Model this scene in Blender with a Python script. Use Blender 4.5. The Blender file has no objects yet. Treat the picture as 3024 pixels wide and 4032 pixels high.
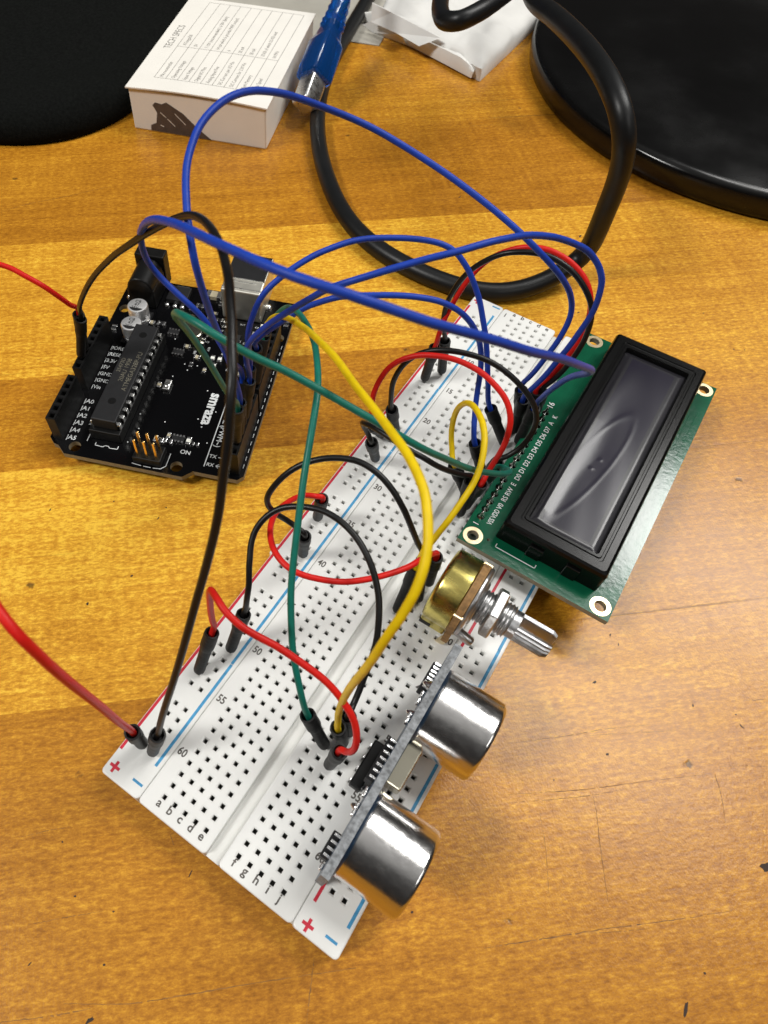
import bpy, bmesh, math, random
from mathutils import Vector, Matrix, noise as mnoise
random.seed(7)
SC = bpy.context.scene
COL = SC.collection
MM = 0.001                                # everything below is written in millimetres

# ------------------------------------------------------------------ camera
cam_d = bpy.data.cameras.new('camera'); cam = bpy.data.objects.new('camera', cam_d); COL.objects.link(cam)
RIGHT, DOWN, FWD = ((0.822455, 0.568768, 0.008459), (0.488894, -0.699196, -0.52164), (-0.290777, 0.433161, -0.853124))
cam.matrix_world = Matrix((
    (RIGHT[0], -DOWN[0], -FWD[0], 15.306*MM),
    (RIGHT[1], -DOWN[1], -FWD[1], -82.833*MM),
    (RIGHT[2], -DOWN[2], -FWD[2], 149.842*MM),
    (0, 0, 0, 1)))
cam_d.sensor_fit = 'HORIZONTAL'; cam_d.sensor_width = 36
cam_d.lens = 2672.8/3024*36
cam_d.shift_x = 394.5/3024; cam_d.shift_y = -31.3/3024
cam_d.clip_start = 0.005; cam_d.clip_end = 20
cam_d.dof.use_dof = True; cam_d.dof.focus_distance = 0.165; cam_d.dof.aperture_fstop = 55
SC.camera = cam

# ------------------------------------------------------------------ room light
w = bpy.data.worlds.new('World'); SC.world = w; w.use_nodes = True
nt = w.node_tree; nt.nodes.clear()
out = nt.nodes.new('ShaderNodeOutputWorld'); bg = nt.nodes.new('ShaderNodeBackground')
tc = nt.nodes.new('ShaderNodeTexCoord'); sep = nt.nodes.new('ShaderNodeSeparateXYZ')
ramp = nt.nodes.new('ShaderNodeValToRGB')
nt.links.new(tc.outputs['Generated'], sep.inputs[0]); nt.links.new(sep.outputs['Z'], ramp.inputs[0])
e = ramp.color_ramp.elements
e[0].position = 0.0; e[0].color = (0.02, 0.018, 0.016, 1)
e[1].position = 1.0; e[1].color = (0.42, 0.41, 0.395, 1)
m_ = ramp.color_ramp.elements.new(0.45); m_.color = (0.028, 0.026, 0.025, 1)
m2_ = ramp.color_ramp.elements.new(0.80); m2_.color = (0.06, 0.058, 0.056, 1)
nt.links.new(ramp.outputs[0], bg.inputs[0]); bg.inputs[1].default_value = 1.0
nt.links.new(bg.outputs[0], out.inputs[0])

def area(name, loc, size, power, target=(0, 0, 0), color=(1, .985, .95)):
    l = bpy.data.lights.new(name, 'AREA'); l.shape = 'RECTANGLE'; l.size, l.size_y = size
    l.energy = power; l.color = color
    o = bpy.data.objects.new(name, l); COL.objects.link(o); o.location = loc
    o.rotation_euler = (0, 0, 0)
    d = Vector(target)-Vector(loc); o.rotation_euler = d.to_track_quat('-Z', 'Y').to_euler()
    return o
area('ceiling_panel_far', (0.67, 1.52, 1.8), (0.76, 0.48), 24, (0.67, 1.52, 0))
area('ceiling_panel_near', (0.45, 0.80, 1.8), (0.92, 0.42), 17, (0.45, 0.80, 0))
area('added_fill_side', (-1.0, -1.2, 1.8), (0.6, 0.35), 40, (-1.0, -1.2, 0))  # added fill, no known fixture: lifts the whites and box front, crisper shadows
area('ceiling_panel_right', (1.7, -0.3, 1.8), (0.6, 1.2), 8, (1.7, -0.3, 0))
SC.view_settings.view_transform = 'Standard'; SC.view_settings.look = 'None'
SC.view_settings.exposure = 0.17; SC.view_settings.gamma = 1.0

# ------------------------------------------------------------------ materials
MATS = {}
def mat(name, col, rough=.5, metal=0., spec=.5, coat=0., coat_r=.1, var=0., vscale=300., bump=0., bscale=800., trans=0., ior=1.45, rvar=0., sss=0.):
    if name in MATS: return MATS[name]
    m = bpy.data.materials.new(name); m.use_nodes = True; n = m.node_tree.nodes; L = m.node_tree.links
    b = n['Principled BSDF']; MATS[name] = m
    b.inputs['Base Color'].default_value = (*col, 1); b.inputs['Roughness'].default_value = rough
    b.inputs['Metallic'].default_value = metal; b.inputs['Specular IOR Level'].default_value = spec
    b.inputs['Coat Weight'].default_value = coat; b.inputs['Coat Roughness'].default_value = coat_r
    b.inputs['Transmission Weight'].default_value = trans; b.inputs['IOR'].default_value = ior
    if sss:
        b.inputs['Subsurface Weight'].default_value = sss; b.inputs['Subsurface Radius'].default_value = (.002, .002, .002)
        b.inputs['Subsurface Scale'].default_value = 1.0
    t = n.new('ShaderNodeTexCoord')
    if var or rvar:
        z = n.new('ShaderNodeTexNoise'); z.inputs['Scale'].default_value = vscale; z.inputs['Detail'].default_value = 5
        L.new(t.outputs['Object'], z.inputs['Vector'])
        if var:
            x = n.new('ShaderNodeMapRange'); x.inputs[1].default_value = .3; x.inputs[2].default_value = .7
            x.inputs[3].default_value = 1-var; x.inputs[4].default_value = 1+var
            L.new(z.outputs['Fac'], x.inputs[0])
            v = n.new('ShaderNodeMix'); v.data_type = 'RGBA'; v.blend_type = 'MULTIPLY'; v.inputs[0].default_value = 1
            v.inputs[6].default_value = (*col, 1); L.new(x.outputs[0], v.inputs[7]); L.new(v.outputs[2], b.inputs['Base Color'])
        if rvar:
            y = n.new('ShaderNodeMapRange'); y.inputs[1].default_value = .3; y.inputs[2].default_value = .7
            y.inputs[3].default_value = max(0, rough-rvar); y.inputs[4].default_value = rough+rvar
            L.new(z.outputs['Fac'], y.inputs[0]); L.new(y.outputs[0], b.inputs['Roughness'])
    if bump:
        z2 = n.new('ShaderNodeTexNoise'); z2.inputs['Scale'].default_value = bscale; z2.inputs['Detail'].default_value = 3
        L.new(t.outputs['Object'], z2.inputs['Vector'])
        bp = n.new('ShaderNodeBump'); bp.inputs['Strength'].default_value = bump; bp.inputs['Distance'].default_value = .0002
        L.new(z2.outputs['Fac'], bp.inputs['Height']); L.new(bp.outputs[0], b.inputs['Normal'])
    return m
WHITE = mat('white_plastic', (.77, .77, .745), .38, var=.03, vscale=60, bump=.05, bscale=3000, rvar=.06)
CLIP = mat('hole_metal', (.035, .033, .03), .35, metal=.6)
GROOVE = mat('groove_plastic', (.70, .70, .67), .5, var=.05, vscale=120)
FOAM = mat('foam_tape', (.60, .56, .47), .8, var=.1, vscale=400)
INKR = mat('ink_red', (.55, .015, .04), .5, var=.2, vscale=900)
INKB = mat('ink_blue', (.05, .28, .52), .5, var=.25, vscale=900)
INKK = mat('ink_dark', (.10, .09, .08), .6, var=.5, vscale=1800)
WIREM = {
 'blue': mat('wire_blue', (.012, .050, .37), .45, spec=.3, var=.08, vscale=500, bump=.12, bscale=1500),
 'black': mat('wire_black', (.008, .008, .008), .36, spec=.35, var=.1, vscale=500, bump=.12, bscale=1500),
 'red': mat('wire_red', (.62, .014, .010), .42, spec=.25, var=.06, vscale=500, bump=.12, bscale=1500),
 'green': mat('wire_green', (.008, .15, .11), .38, spec=.35, var=.08, vscale=500, bump=.12, bscale=1500),
 'yellow': mat('wire_yellow', (.78, .55, .004), .48, spec=.35, var=.08, vscale=500, bump=.15, bscale=1500)}
SLEEVE = mat('sleeve_black', (.010, .010, .010), .5, spec=.3, var=.3, vscale=700, bump=.5, bscale=900)
PIN = mat('pin_metal', (.62, .60, .56), .25, metal=1)
GOLD = mat('gold_pin', (.85, .55, .20), .25, metal=1, var=.2, vscale=900)
PCBK = mat('board_black', (.002, .002, .0025), .20, spec=.25, bump=.03, bscale=2500)
PCBEDGE = mat('board_edge', (.22, .19, .13), .7, var=.15, vscale=900)
SILK = mat('silkscreen_white', (.68, .70, .70), .6)
BLACKP = mat('black_plastic', (.006, .006, .006), .42, spec=.25, var=.2, vscale=400, bump=.1, bscale=2000)
CHIPM = mat('chip_black', (.015, .015, .016), .5, spec=.3, var=.1, vscale=500, bump=.2, bscale=2500)
CHIPT = mat('chip_print', (.13, .12, .09), .6, var=.5, vscale=1500)
TIN = mat('tin_metal', (.80, .80, .78), .30, metal=1, rvar=.08, vscale=500)
SOLDER = mat('solder', (.85, .85, .85), .25, metal=1, bump=.3, bscale=1500)
ALU = mat('aluminium', (.92, .92, .92), .48, metal=1, var=.05, vscale=900)
PCBG = mat('board_green', (.003, .085, .040), .14, spec=.6, var=.12, vscale=250, bump=.10, bscale=900)
PCBU = mat('board_blue_edge', (.20, .21, .22), .6, var=.5, vscale=1300, bump=.5, bscale=1500)
PCBB = mat('board_blue', (.02, .06, .13), .35, coat=.1)
RINGM = mat('ring_tinned', (.72, .60, .38), .3, metal=.9, var=.1, vscale=900)
BEZEL = mat('bezel_black', (.0035, .0035, .0035), .20, spec=.28, bump=.02, bscale=700)
PHEN = mat('phenolic', (.27, .15, .055), .75, var=.35, vscale=900, bump=.5, bscale=1600)
CASTM = mat('cast_zinc', (.50, .50, .50), .34, metal=1, var=.15, vscale=900, bump=.5, bscale=700)
CARD = mat('white_card', (.80, .77, .71), .65, var=.03, vscale=80, bump=.06, bscale=2500)
INKG = mat('ink_grey', (.22, .21, .19), .7, var=.3, vscale=1500)
INKBR = mat('ink_brown', (.085, .062, .050), .6, var=.2, vscale=300)
PAPER = mat('paper_white', (.70, .69, .66), .75, var=.04, vscale=100, bump=.15, bscale=1200)
PAPERG = mat('paper_grey', (.38, .36, .31), .8, var=.06, vscale=100)
CABLE_M = mat('cable_rubber', (.007, .0075, .008), .40, spec=.35, var=.15, vscale=200, bump=.1, bscale=900)
GLOSSK = mat('gloss_black', (.003, .003, .003), 0.2, spec=.45, rvar=.12, vscale=30)
FABRIC = mat('fabric_black', (.0045, .005, .0045), .95, spec=.08, var=.35, vscale=900, bump=.8, bscale=1400)
USBB = mat('usb_blue', (.010, .14, .58), .16, trans=.75, ior=1.45, coat=.3)
USBK = mat('usb_core', (.006, .012, .03), .5)
CREAM = mat('ceramic_cream', (.45, .40, .28), .5)
CRYS = mat('crystal_can', (.58, .55, .44), .2, metal=1, rvar=.04, vscale=400)
LEDW = mat('led_white', (.85, .85, .78), .4)

def brushed(name, col, rough, scale_vec, amount, bumpy=.25):
    m = bpy.data.materials.new(name); m.use_nodes = True; n = m.node_tree.nodes; L = m.node_tree.links
    b = n['Principled BSDF']; b.inputs['Metallic'].default_value = 1; b.inputs['Base Color'].default_value = (*col, 1)
    t = n.new('ShaderNodeTexCoord'); mp = n.new('ShaderNodeMapping'); mp.inputs['Scale'].default_value = scale_vec
    z = n.new('ShaderNodeTexNoise'); z.inputs['Scale'].default_value = 1; z.inputs['Detail'].default_value = 6; z.inputs['Roughness'].default_value = .7
    L.new(t.outputs['Object'], mp.inputs[0]); L.new(mp.outputs[0], z.inputs['Vector'])
    r = n.new('ShaderNodeMapRange'); r.inputs[1].default_value = .35; r.inputs[2].default_value = .65
    r.inputs[3].default_value = rough; r.inputs[4].default_value = rough+amount
    L.new(z.outputs['Fac'], r.inputs[0]); L.new(r.outputs[0], b.inputs['Roughness'])
    bp = n.new('ShaderNodeBump'); bp.inputs['Strength'].default_value = bumpy; bp.inputs['Distance'].default_value = .00008
    L.new(z.outputs['Fac'], bp.inputs['Height']); L.new(bp.outputs[0], b.inputs['Normal'])
    return m
CANM = brushed('can_metal', (.74, .73, .72), .14, (500, 900, 900), .10, .14)
BRASS = brushed('brass_yellow', (.66, .56, .17), .17, (160, 500, 500), .12, .22)

def wood_material():
    m = bpy.data.materials.new('varnished_wood'); m.use_nodes = True; n = m.node_tree.nodes; L = m.node_tree.links
    b = n['Principled BSDF']
    t = n.new('ShaderNodeTexCoord')
    att = n.new('ShaderNodeAttribute'); att.attribute_name = 'tone'
    def noise(scale, detail=4, rough=.55, vec=None, dist=0.):
        z = n.new('ShaderNodeTexNoise'); z.inputs['Scale'].default_value = 1; z.inputs['Detail'].default_value = detail
        z.inputs['Roughness'].default_value = rough; z.inputs['Distortion'].default_value = dist
        mp = n.new('ShaderNodeMapping'); mp.inputs['Scale'].default_value = scale
        L.new(vec or t.outputs['Object'], mp.inputs[0]); L.new(mp.outputs[0], z.inputs['Vector']); return z.outputs['Fac']
    def rng(s, a, b_, c, d):
        x = n.new('ShaderNodeMapRange'); x.inputs[1].default_value = a; x.inputs[2].default_value = b_
        x.inputs[3].default_value = c; x.inputs[4].default_value = d; L.new(s, x.inputs[0]); return x.outputs[0]
    def math_(op, a, b_):
        x = n.new('ShaderNodeMath'); x.operation = op
        for i, v in enumerate((a, b_)):
            if isinstance(v, (int, float)): x.inputs[i].default_value = v
            else: L.new(v, x.inputs[i])
        return x.outputs[0]
    fleck = noise((520, 1300, 900), 6, .8)            # short silky flecks
    mid = noise((60, 190, 100), 4, .55, dist=.6)
    big = noise((9, 14, 10), 3, .5, dist=.3)
    grain = noise((14, 520, 100), 4, .6)              # long fine grain lines
    cross = noise((420, 26, 100), 3, .6)              # faint cross marks
    v = rng(att.outputs['Fac'], 0, 1, 0, 1)
    v = math_('ADD', v, rng(fleck, .34, .66, -.28, .28))
    v = math_('ADD', v, rng(mid, .3, .7, -.06, .06))
    v = math_('ADD', v, rng(big, .3, .7, -.10, .10))
    v = math_('ADD', v, rng(grain, .3, .7, -.09, .09))
    v = math_('ADD', v, rng(cross, .35, .65, -.045, .045))
    cr = n.new('ShaderNodeValToRGB'); L.new(v, cr.inputs[0])
    el = cr.color_ramp.elements
    el[0].position = 0; el[0].color = (.17, .068, .004, 1)
    el[1].position = 1; el[1].color = (.86, .53, .055, 1)
    for p, c in ((.3, (.32, .120, .009)), (.55, (.46, .192, .014)), (.8, (.66, .320, .026))):
        q = el.new(p); q.color = (*c, 1)
    # dark hairline scratches along the staves
    sc1 = noise((5, 650, 100), 2, .4, dist=.15); sc1m = rng(sc1, .70, .74, 0, 1)
    sc1m = math_('MULTIPLY', sc1m, rng(noise((9, 30, 10), 2), .5, .6, 0, 1))
    sp = n.new('ShaderNodeTexVoronoi'); sp.inputs['Scale'].default_value = 85; sp.inputs['Randomness'].default_value = 1
    mp = n.new('ShaderNodeMapping'); mp.inputs['Scale'].default_value = (.75, 1, 1); L.new(t.outputs['Object'], mp.inputs[0])
    wob = n.new('ShaderNodeTexNoise'); wob.inputs['Scale'].default_value = 900
    L.new(mp.outputs[0], sp.inputs['Vector'])
    spm = rng(math_('ADD', sp.outputs['Distance'], rng(noise((900, 900, 900), 2), .3, .7, -.03, .03)), .035, .075, 1, 0)
    # only some cells carry a speck
    spc = n.new('ShaderNodeSeparateColor'); L.new(sp.outputs['Color'], spc.inputs[0])
    spm = math_('MULTIPLY', spm, rng(spc.outputs[0], .62, .66, 0, 1))
    dark = math_('MINIMUM', math_('ADD', math_('MULTIPLY', sc1m, .5), math_('MULTIPLY', spm, .75)), 1.)
    mx = n.new('ShaderNodeMix'); mx.data_type = 'RGBA'; L.new(dark, mx.inputs[0]); L.new(cr.outputs[0], mx.inputs[6]); mx.inputs[7].default_value = (.045, .022, .008, 1)
    L.new(mx.outputs[2], b.inputs['Base Color'])
    L.new(rng(mid, .3, .7, .34, .48), b.inputs['Roughness'])
    b.inputs['Specular IOR Level'].default_value = .12; b.inputs['Coat Weight'].default_value = .45; b.inputs['Coat Roughness'].default_value = .22
    bp = n.new('ShaderNodeBump'); bp.inputs['Strength'].default_value = .5; bp.inputs['Distance'].default_value = .00008
    hgt = math_('ADD', noise((2300, 1500, 900), 3), math_('ADD', math_('MULTIPLY', dark, -1.2), math_('MULTIPLY', grain, .6)))
    L.new(hgt, bp.inputs['Height']); L.new(bp.outputs[0], b.inputs['Normal'])
    L.new(bp.outputs[0], b.inputs['Coat Normal'])
    return m
WOOD = wood_material()

# ------------------------------------------------------------------ mesh helpers (millimetres in, metres out)
class MB:
    def __init__(s): s.v = []; s.f = []; s.mi = []; s.sm = []
    def add(s, vs, fs, mi=0, smooth=False):
        o = len(s.v); s.v += [tuple(p) for p in vs]
        for f in fs: s.f.append(tuple(i+o for i in f)); s.mi.append(mi); s.sm.append(smooth)
        return s
    def box(s, x0, x1, y0, y1, z0, z1, mi=0):
        vs = [(x, y, z) for z in (z0, z1) for y in (y0, y1) for x in (x0, x1)]
        return s.add(vs, [(0, 2, 3, 1), (4, 5, 7, 6), (0, 1, 5, 4), (2, 6, 7, 3), (0, 4, 6, 2), (1, 3, 7, 5)], mi)
    def prism(s, pts, z0, z1, mi=0):
        n = len(pts); vs = [(x, y, z0) for x, y in pts]+[(x, y, z1) for x, y in pts]
        return s.add(vs, [tuple(range(n))[::-1], tuple(range(n, 2*n))]+[(i, (i+1) % n, n+(i+1) % n, n+i) for i in range(n)], mi)
    def lathe(s, base, direction, prof, n=24, mi=0, smooth=True, phase=0., wob=0.):
        """prof: list of (radius, height along direction)"""
        d = Vector(direction).normalized(); a = d.orthogonal().normalized(); b = d.cross(a); base = Vector(base)
        vs = []
        for r, h in prof:
            for i in range(n):
                t = 2*math.pi*i/n+phase; rr = r*(1+wob*random.uniform(-1, 1))
                vs.append(base+d*h+(a*math.cos(t)+b*math.sin(t))*rr)
        fs = []
        for k in range(len(prof)-1):
            for i in range(n): fs.append((k*n+i, k*n+(i+1) % n, (k+1)*n+(i+1) % n, (k+1)*n+i))
        fs.append(tuple(range(n))[::-1]); fs.append(tuple((len(prof)-1)*n+i for i in range(n)))
        return s.add(vs, fs, mi, smooth)
    def cyl(s, p0, p1, r, n=20, mi=0, r2=None, smooth=True):
        p0 = Vector(p0); p1 = Vector(p1); return s.lathe(p0, p1-p0, [(r, 0), (r if r2 is None else r2, (p1-p0).length)], n, mi, smooth)
    def tube(s, pts, r, n=12, mi=0, cap=True):
        P = [Vector(p) for p in pts]; N = len(P); T = []
        for i in range(N): T.append((P[min(i+1, N-1)]-P[max(i-1, 0)]).normalized())
        u = T[0].orthogonal().normalized(); vs = []
        for i in range(N):
            u = (u-T[i]*u.dot(T[i])).normalized(); w_ = T[i].cross(u)
            rr = r[i] if isinstance(r, (list, tuple)) else r
            for k in range(n):
                a = 2*math.pi*k/n; vs.append(P[i]+(u*math.cos(a)+w_*math.sin(a))*rr)
        fs = [(i*n+k, i*n+(k+1) % n, (i+1)*n+(k+1) % n, (i+1)*n+k) for i in range(N-1) for k in range(n)]
        if cap: fs += [tuple(range(n))[::-1], tuple((N-1)*n+k for k in range(n))]
        return s.add(vs, fs, mi, True)
    def xform(s, fn): s.v = [tuple(fn(Vector(p))) for p in s.v]; return s

def origin(o):
    while o is not None:
        if '_ox' in o: return Vector((o['_ox'], o['_oy'], o['_oz']))
        o = o.parent
    return Vector((0, 0, 0))
def make(name, mb, mats, parent=None, bev=0., seg=2, sharp=40):
    me = bpy.data.meshes.new(name); og = origin(parent)
    me.from_pydata([((x-og.x)*MM, (y-og.y)*MM, (z-og.z)*MM) for x, y, z in mb.v], [], mb.f)
    for m in (mats if isinstance(mats, (list, tuple)) else [mats]): me.materials.append(m)
    for p, i, q in zip(me.polygons, mb.mi, mb.sm): p.material_index = i; p.use_smooth = q
    bm = bmesh.new(); bm.from_mesh(me); bmesh.ops.recalc_face_normals(bm, faces=bm.faces)
    if any(mb.sm):
        for e_ in bm.edges:
            if len(e_.link_faces) == 2 and e_.calc_face_angle(0) > math.radians(sharp): e_.smooth = False
    bm.to_mesh(me); bm.free()
    o = bpy.data.objects.new(name, me); COL.objects.link(o)
    if parent is not None: o.parent = parent
    if bev:
        k = o.modifiers.new('bevel', 'BEVEL'); k.width = bev*MM; k.segments = seg; k.limit_method = 'ANGLE'; k.angle_limit = math.radians(35)
    return o
def thing(name, label, cat, loc=(0, 0, 0), rot=None, group=None):
    o = bpy.data.objects.new(name, None); COL.objects.link(o); o.empty_display_size = .005
    o.location = (loc[0]*MM, loc[1]*MM, loc[2]*MM); o['label'] = label; o['category'] = cat
    if rot is None: o['_ox'], o['_oy'], o['_oz'] = map(float, loc)     # parts written in world mm
    else: o.rotation_euler = rot; o['_ox'] = o['_oy'] = o['_oz'] = 0.    # parts written in the thing's own mm
    if group: o['group'] = group
    return o
def tag(o, label, cat, group=None):
    o['label'] = label; o['category'] = cat
    if group: o['group'] = group
    return o

def plate(outline, holes, z0, z1):
    """flat board with round holes -> MB (2 materials: 0 faces, 1 edge)"""
    cu = bpy.data.curves.new('tmp', 'CURVE'); cu.dimensions = '2D'; cu.fill_mode = 'BOTH'; cu.extrude = (z1-z0)/2
    def sp(pts):
        s = cu.splines.new('POLY'); s.points.add(len(pts)-1); s.use_cyclic_u = True
        for p, q in zip(s.points, pts): p.co = (q[0], q[1], 0, 1)
    sp(outline)
    for (x, y, r) in holes: sp([(x+r*math.cos(2*math.pi*i/24), y+r*math.sin(2*math.pi*i/24)) for i in range(24)])
    o = bpy.data.objects.new('tmp', cu); COL.objects.link(o)
    dg = bpy.context.evaluated_depsgraph_get(); me = bpy.data.meshes.new_from_object(o.evaluated_get(dg))
    mb = MB(); zc = (z0+z1)/2
    mb.v = [(v.co.x, v.co.y, v.co.z+zc) for v in me.vertices]
    for p in me.polygons:
        mb.f.append(tuple(p.vertices)); mb.mi.append(0 if abs(p.normal.z) > .5 else 1); mb.sm.append(False)
    bpy.data.objects.remove(o); bpy.data.curves.remove(cu); bpy.data.meshes.remove(me)
    return mb

_font_cache = {}
def text(s, x, y, z, size, ang=0., mb=None, mi=0, align='CENTER', place=None, bold=0., thick=.02, sx=1., ay='CENTER'):
    """lettering as thin mesh; ang in degrees, place: optional fn(Vector)->Vector"""
    key = (s, align, bold, ay)
    if key not in _font_cache:
        cu = bpy.data.curves.new('tmp', 'FONT'); cu.body = s; cu.size = 1; cu.align_x = align; cu.align_y = ay; cu.offset = bold; cu.resolution_u = 3
        o = bpy.data.objects.new('tmp', cu); COL.objects.link(o)
        dg = bpy.context.evaluated_depsgraph_get(); me = bpy.data.meshes.new_from_object(o.evaluated_get(dg))
        _font_cache[key] = ([tuple(v.co) for v in me.vertices], [tuple(p.vertices) for p in me.polygons])
        bpy.data.objects.remove(o); bpy.data.curves.remove(cu); bpy.data.meshes.remove(me)
    vs, fs = _font_cache[key]; a = math.radians(ang); c, d = math.cos(a), math.sin(a)
    out_ = []
    for vx, vy, vz in vs:
        vx *= size*sx; vy *= size; p = Vector((x+vx*c-vy*d, y+vx*d+vy*c, z+thick)); out_.append(place(p) if place else p)
    mb = mb or MB(); mb.add(out_, fs, mi); return mb

def smooth_path(pts, per=6, relax=2):
    P = [Vector(p) for p in pts]
    for _ in range(relax):
        Q = P[:]
        for i in range(2, len(P)-2): Q[i] = P[i]*.5+(P[i-1]+P[i+1])*.25
        P = Q
    E = [P[0]*2-P[1]]+P+[P[-1]*2-P[-2]]; out_ = []
    for i in range(1, len(E)-2):
        p0, p1, p2, p3 = E[i-1:i+3]
        d1 = max((p1-p0).length, 1e-3)**.5; d2 = max((p2-p1).length, 1e-3)**.5; d3 = max((p3-p2).length, 1e-3)**.5
        m1 = (p1-p0)/d1-(p2-p0)/(d1+d2)+(p2-p1)/d2; m2 = (p2-p1)/d2-(p3-p1)/(d2+d3)+(p3-p2)/d3
        m1 *= d2; m2 *= d2
        for k in range(per):
            t = k/per; out_.append(p1*(2*t**3-3*t**2+1)+m1*(t**3-2*t**2+t)+p2*(-2*t**3+3*t**2)+m2*(t**3-t**2))
    out_.append(P[-1]); return out_

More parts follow.
